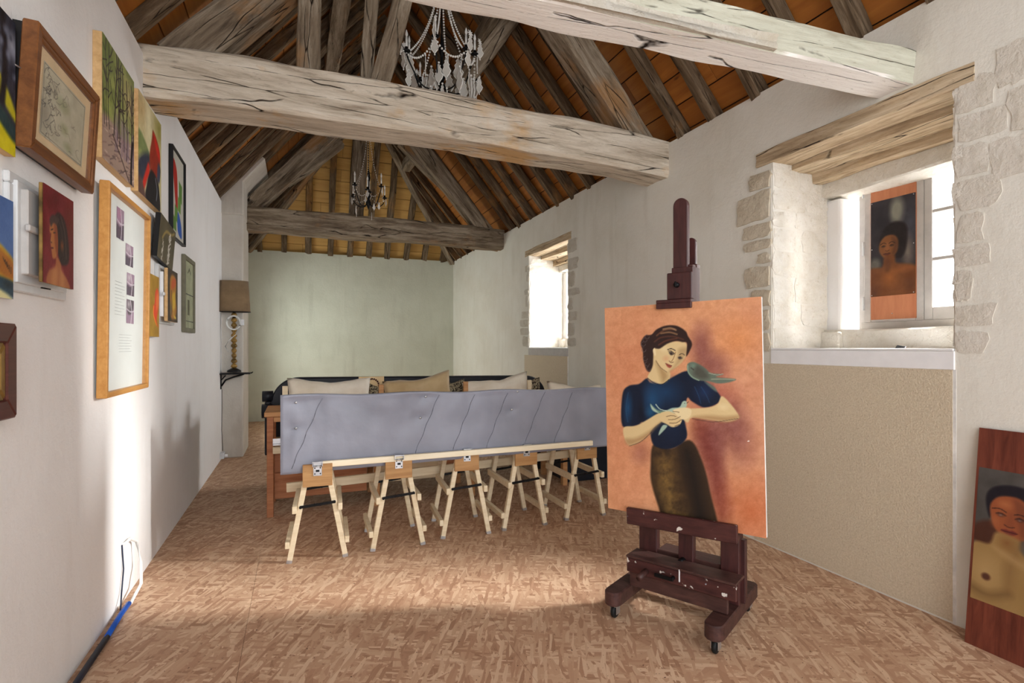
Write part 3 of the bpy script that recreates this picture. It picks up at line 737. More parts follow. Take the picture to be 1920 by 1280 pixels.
# folded table top wrapped in grey vinyl, standing on the trestles
x0, x1 = -.118, 2.60
M['seam'] = plain('grey seam', (112, 113, 125), .6)
pn = thing('folding_table', 'folded table top wrapped in grey vinyl, standing on edge along the trestles', 'table', T(x0, 4.03, 0))
def cloth_y(x, z):
    return -.012*noise.noise((x*2.6, z*3, 2))-.010*noise.noise((x*6, z*5, 5))-.004*noise.noise((x*15, z*7, 8))
def cloth():
    nx, nz = 120, 30; b = bmesh.new(); g = []
    for j in range(nz+1):
        r = []
        for i in range(nx+1):
            u, v = i/nx, j/nz; x = u*(x1-x0); zt = 1.163-.022*u+.006*math.sin(u*23); zb = .612+.02*u
            z = zb+(zt-zb)*v
            y = cloth_y(x, z)
            for sx, sz in ((.10, 1.11), (.10, .93), (1.02, 1.12), (.98, .96), (1.78, 1.135), (1.73, .99)):
                d = math.hypot(x-sx, (z-sz)*1.4); y += .014*math.exp(-(d/.05)**2)-.005*math.exp(-((x-sx)/.018)**2)*math.exp(-abs(z-sz)/.12)
            for sxx in (.28, 1.13, 1.42, 1.70, 2.03): # diagonal seams
                d = abs(x-(sxx-(1.15-z)*.42)); y += .002*math.exp(-(d/.008)**2)
            y -= .012*math.exp(-((1-v)/.05)**2)*(.6+.5*math.sin(x*9))
            r.append(b.verts.new((x, y, z)))
        g.append(r)
    for j in range(nz):
        for i in range(nx): b.faces.new((g[j][i], g[j][i+1], g[j+1][i+1], g[j+1][i])).smooth = True
    edge = [g[0][i] for i in range(nx+1)]+[g[j][nx] for j in range(1, nz+1)]+[g[nz][i] for i in range(nx-1, -1, -1)]+[g[j][0] for j in range(nz-1, 0, -1)]
    back = [b.verts.new((v.co.x, .035, v.co.z)) for v in edge]
    for i in range(len(edge)): k = (i+1) % len(edge); b.faces.new((edge[k], edge[i], back[i], back[k]))
    b.faces.new(back)
    me = bpy.data.meshes.new('vinyl_cover'); b.to_mesh(me); b.free(); return me
link('vinyl_cover', cloth(), M['vinyl'], pn, WM[pn])
for x, z in ((.10, 1.11), (.10, .93), (1.02, 1.12), (.98, .96), (1.78, 1.135), (1.73, .99)):
    MB().ball((x, .004, z), .011, 1, (1, .6, 1)).world('button', M['steel'], pn)
for sxx in (.28, 1.13, 1.42, 1.70, 2.03, 2.3):
    MB().tube([(sxx-(1.15-z)*.42+.004*math.sin(z*40), cloth_y(sxx-(1.15-z)*.42, z)-.001, z) for z in np.linspace(1.13, .65, 24)], .002, 5).world('seam', M['seam'], pn)
lath = MB().bar((.155, 3.99, .672), (2.335, 3.99, .678), .035, .042, .003).build('lath', M['pine_w'])
tag(lath, 'long pale planed lath fixed along the bottom of the grey vinyl panel', 'lath')
rail = MB().bar((-.09, 4.595, .383), (2.62, 4.60, .47), .03, .072, .003).build('lath', M['pine'])
tag(rail, 'long raw pine rail running behind the trestle legs', 'lath')

# ------------------------------------------------------------------ work bench behind, with what stands on it
wbn = thing('workbench', 'long wooden workbench with orange pine top behind the grey panel', 'workbench', T(-.26, 5.12, 0))
L = 2.98
MB().box(-.02, L, 0, .62, .885, .925, .004).world('bench_top', M['pine_d'], wbn)
for x in (.0, .92, 1.86, L-.07):
    for y in (.02, .54): MB().box(x, x+.055, y, y+.06, 0, .885, .004).world('leg', M['plank'] if x == 0 else M['pine_d'], wbn)
MB().box(.0, L-.02, .03, .06, .835, .885, .003).world('apron', M['pine_d'], wbn)
MB().box(.06, .86, .09, .11, .14, .37, .002).world('front_board', M['plank'], wbn)
MB().box(.06, .86, .09, .11, .375, .60, .002).world('front_board', M['plank'], wbn)
MB().box(.98, 1.55, .10, .12, .20, .56, .002).world('front_board', M['pine'], wbn)
MB().box(1.60, 1.98, .12, .14, .30, .82, .002).world('front_board', M['plank'], wbn)
MB().box(.055, L-.05, .10, .58, .60, .62, .002).world('shelf', M['pine'], wbn)
MB().box(.05, .16, -.03, .0, .565, .625, .003).world('shelf_support', M['pine'], wbn)
MB().box(.05, .13, -.05, -.02, .64, .655, .002).box(.05, .12, -.035, -.03, .655, .70, .001).world('shelf_bracket', M['steel'], wbn)
for x, h in ((.125, 1.15), (.965, 1.14), (1.80, 1.15), (2.50, 1.15), (2.60, .9)):
    MB().box(x, x+.045, .03, .06, .925, h+.0, .002).world('upright', M['pine'] if x < .2 or x > 2 else M['pine_d'], wbn)

st = thing('settee', 'long black settee with rounded back rest standing behind the workbench', 'settee', T(-.26, 5.82, 0))
pts = []
Lb = 3.06; zt = 1.185
for k in range(9): a = PI-k*PI/16; pts.append((.26+.26*math.cos(a), zt-.26+.26*math.sin(a)))
for k in range(9): a = PI/2-k*PI/16; pts.append((Lb-.26+.26*math.cos(a), zt-.29+.26*math.sin(a)))
MB().prism(pts+[(Lb, .42), (0, .42)], .06, .20, None, .012).world('back_rest', M['navy'], st)
MB().box(.0, Lb, .12, .62, .36, .50, .03).world('seat', M['navy'], st)
for z, y, rr in ((1.0, .10, .055), (.86, .02, .07)):
    MB().tube([(-.08, y, z), (.02, y, z)], rr, 14).world('arm_roll', M['navy'], st)
MB().box(-.06, .0, .10, .62, .40, .95, .02).world('arm', M['navy'], st)
for x in (.02, Lb-.09):
    for y in (.14, .54): MB().box(x, x+.06, y, y+.06, 0, .37, .004).world('leg', M['black'], st)

def pillow(name, label, w, h, d, W, mat, seed, sag, group='pillows along the workbench'):
    b = bmesh.new(); n = 16; m = 10; fr = []; bk = []
    for j in range(m+1):
        a, c = [], []
        for i in range(n+1):
            u, v = i/n*2-1, j/m*2-1; k = (max(0, 1-abs(u)**2.6)*max(0, 1-abs(v)**2.6))**.5
            x = u*w/2*(1-.06*(1-abs(v)**2)*0+.05*abs(u)*abs(v)); z = v*h/2*(1+.10*abs(u)**3)
            z += sag*(u) * (v > 0)*v*.5
            if v > 0: z -= .035*v*math.exp(-((u-.1*math.sin(seed))/.5)**2)
            z += .012*noise.noise((u*3+seed, v*2, 3))*(abs(v)); th = d/2*k+.03*k*noise.noise((u*2.5+seed, v*2.5, seed))+.01*k*noise.noise((u*6, v*5, seed*2))
            a.append(b.verts.new((x, -th, z))); c.append(b.verts.new((x, th, z)) if k > 1e-6 else a[-1])
        fr.append(a); bk.append(c)
    for j in range(m):
        for i in range(n):
            b.faces.new((fr[j][i], fr[j][i+1], fr[j+1][i+1], fr[j+1][i])).smooth = True
            q = [bk[j][i], bk[j+1][i], bk[j+1][i+1], bk[j][i+1]]
            if len(set(q)) == 4: b.faces.new(q).smooth = True
    me = bpy.data.meshes.new(name); b.to_mesh(me); b.free()
    o = link(name, me, M[mat], None, W); return tag(o, label, 'pillow', group)
pillow('pillow', 'wide cream linen pillow at the left end, beside the ring picture card', .72, .27, .14, T(.275, 5.36, 1.06) @ RX(-.22) @ RY(.015), 'linen', 3, .0)
pillow('pillow', 'buff linen pillow with one raised corner, second from the left', .66, .27, .15, T(1.12, 5.36, 1.065) @ RX(-.2) @ RY(-.07), 'ochre_linen', 8, .06)
pillow('pillow', 'white linen pillow in front of the rounded right end of the settee', .72, .26, .14, T(1.965, 5.36, 1.045) @ RX(-.2) @ RY(-.03), 'linen', 14, .08)
pillow('pillow', 'white pillow lowest and furthest along, right behind the canvas edge', .68, .24, .14, T(2.95, 5.42, .955) @ RX(-.2) @ RY(.06), 'linen', 21, -.02)
MB().box(2.76, 3.27, 5.25, 5.65, 0, .81, .01).build('crate', M['navy']); tag(bpy.data.objects['crate'], 'dark box under the white pillow by the canvas', 'box')
cd = thing('picture_card', 'cream card with a dark beaded ring, leaning behind the cream pillow', 'card', T(.56, 5.52, .925) @ RX(-.1))
MB().box(0, .25, 0, .008, 0, .275, .001).world('card', M['cream'], cd)
rg = MB()
for k in range(20): a = k*PI/10; rg.ball((.13+.066*math.cos(a), -.004, .185+.066*math.sin(a)), .011, 1, (1, .4, 1))
rg.world('bead_ring', M['darkframe'], cd)
pillow('cushion', 'small patterned cushion between the buff and the white pillow', .26, .22, .1, T(1.52, 5.5, 1.04) @ RX(-.2), 'pattern', 31, 0, 'patterned cushions')
pillow('cushion', 'small patterned cushion beside the right upright of the workbench', .24, .22, .1, T(2.42, 5.5, 1.04) @ RX(-.2), 'pattern', 37, 0, 'patterned cushions')
pillow('cushion', 'small patterned cushion peeping out left of the buff pillow', .2, .2, .1, T(.75, 5.52, 1.03) @ RX(-.2), 'pattern', 41, 0, 'patterned cushions')

# ------------------------------------------------------------------ lamp on its bracket, cable, socket
lp = thing('table_lamp', 'gilt turned lamp with taupe oval shade on the black wall bracket', 'lamp', T(-.80, 7.98, 1.165))
MB().lathe([(.085, .0), (.085, .02), (.06, .035), (.03, .05)], 8).world('base', M['black'], lp)
tw = MB(); zz = .05
prof = []
rng = random.Random(2)
while zz < .74:
    prof += [(.018, zz), (.036+rng.uniform(-.006, .006), zz+.022), (.032, zz+.045), (.017, zz+.06)]; zz += .068
tw.lathe(prof, 10).world('stem', M['gilt'], lp)
MB().lathe([(.02, .72), (.02, .82)], 10).world('bulb_holder', M['black'], lp)
sh = MB(); b = bmesh.new(); ns = 28
R0, R1, Z0, Z1 = (.20, .13), (.175, .115), .80, 1.21
prev = None; rings = []
for z, (a, c) in ((Z0, R0), (Z1, R1)):
    rings.append([b.verts.new((a*math.cos(k*2*PI/ns), c*math.sin(k*2*PI/ns), z)) for k in range(ns)])
for k in range(ns): b.faces.new((rings[0][k], rings[0][(k+1) % ns], rings[1][(k+1) % ns], rings[1][k])).smooth = True
me = bpy.data.meshes.new('lamp_shade'); b.to_mesh(me); b.free()
so = link('lamp_shade', me, M['shade'], lp, WM[lp] @ RX(.02)); md = so.modifiers.new('t', 'SOLIDIFY'); md.thickness = .006
MB().tube([(R0[0]*math.cos(k*2*PI/ns), R0[1]*math.sin(k*2*PI/ns), Z0) for k in range(ns)], .006, 6, True).build('shade_rim', M['black'], so, WM[so])
cb = MB()
for q in range(3): cb.tube([((.075+.006*q)*math.cos(k*PI/12), -.05-.004*q, .655+(.085+.005*q)*math.sin(k*PI/12)) for k in range(24)], .005, 6, True)
cb.tube([(.05, -.05, .58), (.03, -.055, .50), (-.06, -.05, .42), (-.10, -.05, .34), (-.06, -.05, .27)], .005, 6).world('cable_coil', M['cablewhite'], lp)
MB().box(.085, .125, -.08, -.04, .62, .70, .006).world('plug', M['whitepaint'], lp)
br = thing('wall_bracket', 'black cast iron bracket shelf carrying the gilt lamp', 'bracket', T(XL, 7.98, 1.0))
MB().box(.0, .36, -.10, .10, .135, .155, .003).world('shelf', M['blackmetal'], br)
MB().box(.0, .012, -.03, .03, -.06, .14, .002).world('back_plate', M['blackmetal'], br)
MB().tube([(.01, 0, -.02), (.06, 0, .06), (.16, 0, .10), (.28, 0, .135)], .011, 8).tube([(.01, 0, .06), (.06, 0, .12)], .008, 6).world('scroll_brace', M['blackmetal'], br)
MB().tube([(.30, 0, .145), (.375, 0, .150), (.385, 0, .165)], .009, 6).world('tip', M['blackmetal'], br)
so_ = thing('wall_socket', 'white double socket with plug low on the wall beside the pier', 'socket', T(XL, 7.95, .07))
MB().box(0, .05, -.06, .06, -.04, .04, .006).world('socket_box', M['whitepaint'], so_); MB().lathe([(.022, 0), (.02, .04)], 12, T(.05, -.02, -.005) @ RY(PI/2)).world('plug', M['white'], so_)
o = MB().tube([(XL+.02, 7.95, 1.0-.06), (XL+.022, 7.94, .7), (XL+.018, 7.95, .4), (XL+.03, 7.95, .13)], .004, 6).build('lamp_cable', M['cableblack']); tag(o, 'thin black cable hanging from the wall bracket to the socket', 'cable')

# ------------------------------------------------------------------ cables along the left wall
cc = thing('wall_conduit', 'white flat cable looping out of the left wall above the blue conduit', 'cable', T(XL, 3.75, 0))
MB().tube([(-.02, -.02, .345), (.012, 0, .345), (.016, .09, .345), (.03, .17, .30), (.05, .19, .16), (.07, .10, .06), (.06, -.08, .022)], .009, 8).world('cable_loop', M['cablewhite'], cc)
MB().tube([(.004, -.02, .345), (.008, -.005, .2), (.012, -.06, .08), (.03, -.15, .02)], .004, 6).world('cable_tail', M['cablenavy'], cc)
cn_ = thing('blue_conduit', 'blue conduit running along the floor at the foot of the left wall', 'cable', T(XL, 3.6, 0))
pth = [(.055, .06, .028), (.045, -.05, .018), (.05, -.35, .016), (.047, -.8, .016), (.04, -1.6, .016), (.05, -2.6, .016)]
MB().tube(pth[:3], .014, 8).world('sleeve', M['cableblue'], cn_); MB().tube([(.05, -.3, .016)]+pth[3:], .0145, 8).world('sleeve', M['cablenavy'], cn_)

# ------------------------------------------------------------------ easel and canvas
th = math.radians(29); bx, by = math.cos(th), math.sin(th)
EO = Vector((1.755, 2.32, 0))
# local x = viewer's right, local y = back, z up
WE = Matrix(((by, bx, 0, EO.x), (-bx, by, 0, EO.y), (0, 0, 1, 0), (0, 0, 0, 1)))
ez = thing('easel', 'heavy dark mahogany studio easel on castors holding the large portrait', 'easel', WE)
for x in (-.25, .30):
    f = MB(); poly = [(.048*math.cos(PI+k*PI/8), -.02+.048*math.sin(PI+k*PI/8)) for k in range(9)]+[(.048, .56), (.03, .58), (-.03, .58), (-.048, .56)]
    f.prism(poly, -.082, -.158, T(x, 0, 0) @ Matrix(((1, 0, 0, 0), (0, 0, 1, 0), (0, -1, 0, 0), (0, 0, 0, 1))), .006)
    f.world('foot', M['easel_low'], ez)
    for y in (-.01, .53):
        fk = MB(); fk.box(x-.024, x+.024, y-.03, y+.03, .072, .083, .002).box(x-.020, x-.016, y-.012, y+.026, .025, .075).box(x+.016, x+.020, y-.012, y+.026, .025, .075)
        k = fk.world('castor', M['steel'], ez)
        link('wheel', MB().lathe([(.012, -.011), (.031, -.011), (.036, -.006), (.036, .006), (.031, .011), (.012, .011)], 18, T(x, y+.006, .036) @ RY(PI/2)).mesh('wheel'), M['rubber'], k, WM[ez])
for a, c in ((-.214, -.106), (.25, .345)): MB().box(a, c, .22, .262, .158, .505, .004).world('upright', M['mahog'], ez)
for a, c in ((-.20, -.12), (.27, .364)): MB().box(a, c, .262, .30, .158, .49, .004).world('upright_batten', M['mahog'], ez)
MB().box(-.212, .378, .06, .082, .245, .325, .004).world('front_board', M['splat'], ez)
MB().box(-.214, .380, .056, .19, .325, .338, .003).world('ledge', M['easel_low'], ez)
MB().box(-.206, .33, .084, .105, .16, .25, .004).world('lower_board', M['easel_low'], ez)
MB().box(-.11, .255, .235, .36, .315, .342, .004).world('cross_rail', M['easel_low'], ez)
MB().box(-.11, .255, .235, .26, .235, .315, .004).world('cross_rail', M['mahog'], ez)
MB().box(-.23, .31, .44, .48, .158, .235, .004).world('rear_rail', M['easel_low'], ez)
MB().tube([(.06, .06, .283), (.06, .03, .283)], .010, 10).box(-.035, .07, .028, .038, .272, .292, .003).build('crank_handle', M['blackmetal'], ez, WE)
MB().tube([(-.095, .06, .275), (-.095, -.03, .268)], .017, 12).world('knob', M['easel_low'], ez)
MB().tube([(.055, .22, .33), (.055, .16, .33)], .016, 12).world('knob', M['blackmetal'], ez)
MB().box(.09, .095, .055, .06, .27, .335).world('paint_drip', M['white'], ez)
MB().box(.027, .11, .205, .25, .16, 1.95, .004).world('mast', M['mahog'], ez)
WTR = WE @ T(.06, 0, .552) @ RY(-.038)
tr_ = link('canvas_tray', MB().box(-.30, .30, .14, .235, -.052, -.012, .003).mesh('canvas_tray'), M['splat'], ez, WTR)
link('tray_lip', MB().box(-.30, .305, .112, .139, -.05, .042, .003).mesh('tray_lip'), M['splat'], tr_, WTR)
def round_top(x0, x1, z0, z1, n=8): w2 = (x1-x0)/2; return [(x0, z0), (x1, z0)]+[((x0+x1)/2+w2*math.cos(k*PI/n), z1-w2+w2*math.sin(k*PI/n)) for k in range(n+1)]
MB().prism(round_top(.003, .085, 1.70, 2.317), .19, .225, None, .004).world('mast_slide', M['mahog'], ez)
MB().prism(round_top(.035, .093, 1.80, 2.112), .29, .315, None, .004).world('mast_back_slide', M['mahog'], ez)
MB().box(.02, .106, .275, .325, 1.80, 1.96, .003).world('mast_sleeve', M['mahog'], ez)
MB().box(-.001, .118, .180, .285, 1.74, 1.935, .003).world('mast_collar', M['mahog'], ez)
MB().box(-.015, .124, .148, .182, 1.757, 1.903, .004).world('clamp_block', M['mahog'], ez)
MB().box(-.069, .128, .128, .20, 1.738, 1.757, .003).box(-.069, .128, .128, .146, 1.708, 1.74, .003).world('clamp_jaw', M['mahog'], ez)
MB().tube([(.045, .148, 1.835), (.045, .128, 1.835)], .014, 10).box(.040, .050, .118, .128, 1.822, 1.852, .002).world('wing_nut', M['blackmetal'], ez)

# ------------------------------------------------------------------ the big canvas on the easel
CW, CH = .872, 1.185
WC = WE @ T(-.378, .15, .545) @ RY(-.020)
cv = thing('canvas', 'large unframed portrait of a woman in a blue top holding a dove, on the easel', 'painting', WC)
MB().box(0, CW, .001, .022, 0, CH, .003).world('stretched_canvas', M['white_edge'], cv)
P = Painting(270, 366, [(1132, 578), (1427, 560), (1437, 1010), (1146, 957)], (208, 146, 106), 4)
# ground: warm ochre orange, redder to the right and lower down
f1 = fbm(P.X, P.Y, .012, 2, 5); f2 = fbm(P.X, P.Y, .03, 8, 5)
P.blend(np.clip((f1-.42)*4, 0, 1)*.6, (218, 158, 112)); P.blend(np.clip((f2-.5)*4, 0, 1)*.4, (196, 128, 92))
P.spot(1420, 800, 120, 300, (196, 140, 116), .5); P.spot(1410, 960, 90, 90, (188, 100, 60), .8); P.spot(1180, 700, 70, 130, (198, 122, 86), .5)
P.spot(1170, 870, 60, 110, (212, 142, 102), .5); P.spot(1385, 640, 70, 60, (212, 138, 84), .8); P.spot(1340, 750, 60, 60, (150, 74, 66), .8); P.spot(1200, 930, 60, 60, (216, 150, 112), .6)
for x, y, rx, ry, a in ((1316, 655, 30, 62, .75), (1340, 690, 40, 40, .7), (1372, 800, 46, 60, .75), (1330, 830, 40, 70, .85), (1345, 880, 26, 90, .7), (1205, 855, 26, 30, .4), (1390, 840, 40, 60, .45)):
    P.spot(x, y, rx, ry, (116, 62, 62), a*.9, .8)
P.poly([(1302, 800), (1320, 790), (1356, 880), (1372, 960), (1348, 985), (1330, 900)], (118, 50, 40), 12, alpha=.6)
P.mottle(13, .11, 9); P.mottle(8, .5, 12)
SK, SKS, SKL = (214, 188, 138), (166, 130, 88), (228, 208, 162)
INK = (34, 24, 26)
# skirt
P.poly([(1229, 838), (1262, 846), (1296, 830), (1318, 866), (1334, 925), (1346, 1012), (1258, 1000), (1240, 955), (1226, 910), (1224, 880)], (52, 36, 22), 2)
P.poly([(1238, 850), (1262, 852), (1270, 900), (1284, 940), (1292, 975), (1262, 972), (1246, 940), (1236, 900)], (128, 98, 48), 16, alpha=.75, mod=.09)
P.poly([(1242, 880), (1254, 870), (1266, 930), (1274, 970), (1258, 965)], (142, 112, 58), 10, alpha=.6, mod=.15)
P.poly([(1282, 850), (1300, 850), (1318, 920), (1328, 975), (1308, 975), (1296, 920)], (22, 15, 12), 10, alpha=.8)
# blouse
BL, BD = (18, 56, 92), (10, 22, 44)
P.poly([(1222, 722), (1245, 724), (1262, 712), (1290, 700), (1312, 712), (1334, 728), (1352, 748), (1346, 762), (1322, 769), (1300, 758), (1290, 752), (1286, 790), (1290, 826), (1262, 846), (1230, 840), (1220, 810), (1207, 796), (1198, 802), (1170, 803), (1169, 745), (1180, 728), (1200, 724), (1214, 714)], BD, 1.5)
P.spot(1226, 752, 26, 44, (28, 84, 128), .75, .9); P.spot(1250, 740, 40, 36, BL, .9); P.spot(1180, 770, 11, 40, (20, 72, 112), .9); P.spot(1322, 740, 24, 24, (22, 44, 82), .9)
P.spot(1262, 800, 30, 40, (14, 34, 62), .7); P.spot(1204, 775, 8, 44, (6, 12, 28), .8); P.spot(1222, 778, 12, 16, (30, 92, 130), .7)
for q in ([(1316, 730), (1326, 746), (1332, 760)], [(1304, 730), (1312, 748), (1316, 762)], [(1180, 740), (1176, 770), (1180, 796)], [(1232, 770), (1252, 778), (1284, 770)]): P.stroke(q, 1.2, (40, 84, 118), alpha=.6)
# arms
P.poly([(1355, 748), (1372, 764), (1386, 784), (1383, 791), (1364, 796), (1330, 792), (1300, 788), (1292, 797), (1284, 790), (1288, 773), (1300, 771), (1330, 769), (1347, 762)], SK, 1.2)
P.poly([(1386, 784), (1383, 791), (1364, 796), (1330, 792), (1302, 787), (1330, 784), (1360, 786)], SKS, 4, alpha=.8); P.spot(1358, 768, 14, 9, SKL, .8)
P.poly([(1173, 806), (1196, 803), (1216, 792), (1240, 779), (1246, 792), (1230, 806), (1214, 824), (1200, 835), (1184, 840), (1174, 826)], SK, 1.2)
P.poly([(1184, 840), (1176, 828), (1196, 826), (1222, 812), (1244, 795), (1230, 810), (1212, 828)], SKS, 4, alpha=.8); P.stroke([(1184, 841), (1205, 833), (1225, 815)], 1, INK, alpha=.7); P.stroke([(1300, 790), (1340, 796), (1384, 790)], 1, INK, alpha=.6)
# dove in the hands
P.poly([(1222, 762), (1232, 772), (1246, 776), (1262, 770), (1276, 768), (1282, 758), (1288, 757), (1290, 762), (1288, 769), (1278, 776), (1262, 780), (1240, 780), (1226, 774)], (166, 188, 168), 1); P.poly([(1222, 762), (1236, 774), (1250, 777), (1240, 780)], (98, 128, 108), 1); P.stroke([(1232, 763), (1240, 772), (1252, 775)], 1.4, (190, 214, 196)); P.spot(1286, 761, 1.2, 1.2, INK, 1, .5)
P.stroke([(1290, 761), (1293, 758)], .8, (60, 50, 44))
P.poly([(1246, 802), (1254, 804), (1244, 816), (1238, 821), (1240, 812)], (160, 182, 162), 1)
# hands
P.poly([(1240, 780), (1256, 776), (1270, 781), (1280, 784), (1281, 794), (1276, 802), (1264, 806), (1252, 800), (1242, 794)], SK, 1); P.poly([(1264, 774), (1284, 769), (1298, 773), (1296, 786), (1284, 792), (1272, 784)], SKL, 1)
for q in ([(1252, 786), (1262, 784), (1270, 786)], [(1256, 792), (1268, 791), (1278, 786)], [(1258, 798), (1270, 798), (1280, 792)], [(1264, 776), (1276, 778)], [(1268, 804), (1276, 801)]): P.stroke(q, 1.1, (92, 62, 42))
# neck and head
P.poly([(1226, 668), (1250, 682), (1258, 704), (1256, 716), (1243, 724), (1228, 720), (1216, 712), (1222, 696)], SK, 1); P.poly([(1232, 682), (1250, 700), (1254, 712), (1244, 722), (1238, 704)], (150, 116, 72), 5, alpha=.65)
P.poly([(1228, 660), (1240, 648), (1262, 644), (1284, 645), (1290, 656), (1289, 668), (1282, 680), (1274, 689), (1262, 697), (1254, 702), (1246, 699), (1238, 690), (1231, 678)], SK, 1.2)
P.poly([(1274, 658), (1289, 656), (1288, 668), (1280, 682), (1262, 698), (1256, 701), (1266, 688), (1272, 672)], (170, 140, 98), 4, alpha=.75); P.spot(1250, 676, 9, 8, (206, 144, 108), .6); P.spot(1246, 658, 12, 8, SKL, .7)
HR = (44, 27, 24)
P.poly([(1226, 676), (1227, 658), (1238, 657), (1252, 648), (1268, 643), (1280, 645), (1289, 648), (1288, 672), (1297, 656), (1298, 646), (1291, 634), (1286, 624), (1270, 614), (1250, 613), (1232, 620), (1222, 630), (1210, 632), (1202, 646), (1206, 660), (1207, 676), (1210, 688), (1214, 698), (1220, 701), (1225, 690)], HR, 1.2)
P.poly([(1229, 656), (1231, 668), (1228, 670), (1225, 660)], SKL, .8)
for q, c in (([(1232, 632), (1246, 622), (1266, 620)], (110, 72, 50)), ([(1240, 628), (1256, 626), (1270, 630)], (150, 114, 80)), ([(1244, 620), (1258, 618), (1268, 622)], (168, 134, 98)), ([(1228, 644), (1240, 636), (1262, 634), (1282, 640)], (88, 52, 38)), ([(1236, 650), (1250, 642), (1270, 638)], (96, 54, 38))): P.stroke(q, 3, c, alpha=.75)
for x, y in ((1207, 648), (1210, 640), (1208, 659), (1211, 676), (1218, 695), (1215, 686), (1214, 634)):
    P.stroke([(x+4*math.cos(a), y+4*math.sin(a)) for a in np.linspace(0, 4.6, 8)], 1.1, (104, 92, 92), alpha=.7)
P.stroke([(1253, 659), (1260, 657.5), (1267, 661)], 1.6, INK); P.stroke([(1275, 669), (1280, 667), (1285, 670)], 1.2, INK)
P.poly([(1255, 664), (1261, 663), (1265, 668), (1259, 670)], (88, 74, 62), .8); P.spot(1259.5, 667, 2.2, 2.4, INK, 1, .5); P.stroke([(1254, 662), (1260, 662), (1266, 667)], 1.1, INK); P.poly([(1272, 674), (1277, 672), (1281, 676), (1275, 678)], (88, 74, 62), .8); P.spot(1276, 675, 1.8, 1.8, INK, 1, .5)
P.stroke([(1268, 664), (1264, 676), (1260, 682)], 1.3, (142, 104, 66)); P.stroke([(1256, 681), (1260, 684), (1264, 683)], 1.2, (96, 60, 44)); P.poly([(1249, 685), (1255, 687), (1261, 690), (1258, 694), (1253, 692)], (156, 74, 58), .8); P.stroke([(1249, 685), (1255, 689), (1261, 690)], .9, (80, 40, 34))
P.stroke([(1231, 680), (1240, 693), (1252, 702)], 1.2, (92, 62, 40), alpha=.8); P.stroke([(1216, 713), (1228, 722), (1243, 725), (1256, 716)], 1.2, (12, 22, 36))
# dove on the shoulder
G = (98, 110, 96)
P.poly([(1290, 688), (1298, 683), (1307, 685), (1322, 694), (1334, 704), (1356, 707), (1344, 712), (1380, 716), (1368, 722), (1348, 724), (1330, 720), (1312, 718), (1298, 712), (1291, 702)], G, 1.2)
P.poly([(1308, 690), (1322, 698), (1330, 712), (1316, 716), (1302, 706)], (70, 68, 60), 5, alpha=.8); P.stroke([(1291, 690), (1292, 702), (1300, 712), (1312, 718)], 2, (140, 166, 142), alpha=.9); P.stroke([(1330, 704), (1345, 708), (1357, 706)], 1.2, (158, 168, 148)); P.stroke([(1335, 716), (1358, 716), (1378, 717)], 1.4, (156, 160, 136))
P.spot(1301, 690, 7, 6, (110, 136, 118), .9); P.stroke([(1297, 694), (1302, 698)], 1.5, (52, 46, 44)); P.poly([(1322, 720), (1340, 730), (1346, 740), (1336, 734)], (92, 104, 96), 1.5)
P.spot(1404, 832, 2.2, 1.2, (238, 230, 222), 1, .3)
P.build('paint_layer', CW, CH, cv, WC)

# ------------------------------------------------------------------ pictures on the left wall
def wall_pic(name, label, cat, y0, y1, z0, z1, lean=0.0, roll=0.0, off=.0, group=None):
    """frame of reference on the left wall: local x along the wall (away from the camera), z up, local -y into the room"""
    W = Matrix(((0, -1, 0, XL+off), (1, 0, 0, y0), (0, 0, 1, z0), (0, 0, 0, 1)))
    W = W @ RX(lean) @ RY(roll)
    return thing(name, label, cat, W, group), W, y1-y0, z1-z0
def frame_rails(w, h, fw, d, root, mat, W, name='frame_rail', bev=.004, prof=None):
    """four mitred rails"""
    for pts in ([(0, 0), (w, 0), (w-fw, fw), (fw, fw)], [(w, 0), (w, h), (w-fw, h-fw), (w-fw, fw)], [(w, h), (0, h), (fw, h-fw), (w-fw, h-fw)], [(0, h), (0, 0), (fw, fw), (fw, h-fw)]):
        o = link(name, MB().prism(pts, -d, 0, None, bev).mesh(name), M[mat], root, W)
    return root
# 1 tree landscape, cut by the picture edge
r, W, w_, h_ = wall_pic('canvas_painting', 'dark tree over a yellow meadow painting, top row, nearest the camera', 'painting', 1.95, 2.40, 2.168, 2.64)
MB().box(0, w_, -.03, 0, 0, h_, .002).build('stretched_canvas', M['raw_edge'], r, W)
P = Painting(90, 96, [(0, 0), (100, 0), (100, 100), (0, 100)], (38, 44, 58), 11)
P.spot(95, 20, 22, 16, (196, 200, 214), .7); P.spot(80, 32, 14, 14, (150, 158, 180), .5)
P.poly([(0, 62), (60, 66), (100, 84), (100, 104), (0, 104)], (208, 194, 20), 2); P.poly([(40, 60), (100, 78), (100, 90), (60, 74)], (26, 58, 62), 2); P.poly([(60, 52), (76, 46), (100, 66), (100, 74)], (188, 180, 40), 2)
P.stroke([(50, 0), (56, 30), (50, 60)], 9, (12, 14, 24)); P.stroke([(80, 0), (84, 36), (80, 64)], 8, (14, 14, 22))
for k in range(26): a = random.random(); P.spot(50+50*random.random(), 50*random.random(), 3+4*a, 3+3*a, (22, 26, 42) if a < .5 else (142, 150, 172), .7)
P.mottle(16, .16, 5); P.build('paint_layer', w_, h_, r, W @ T(0, -.0312, 0))
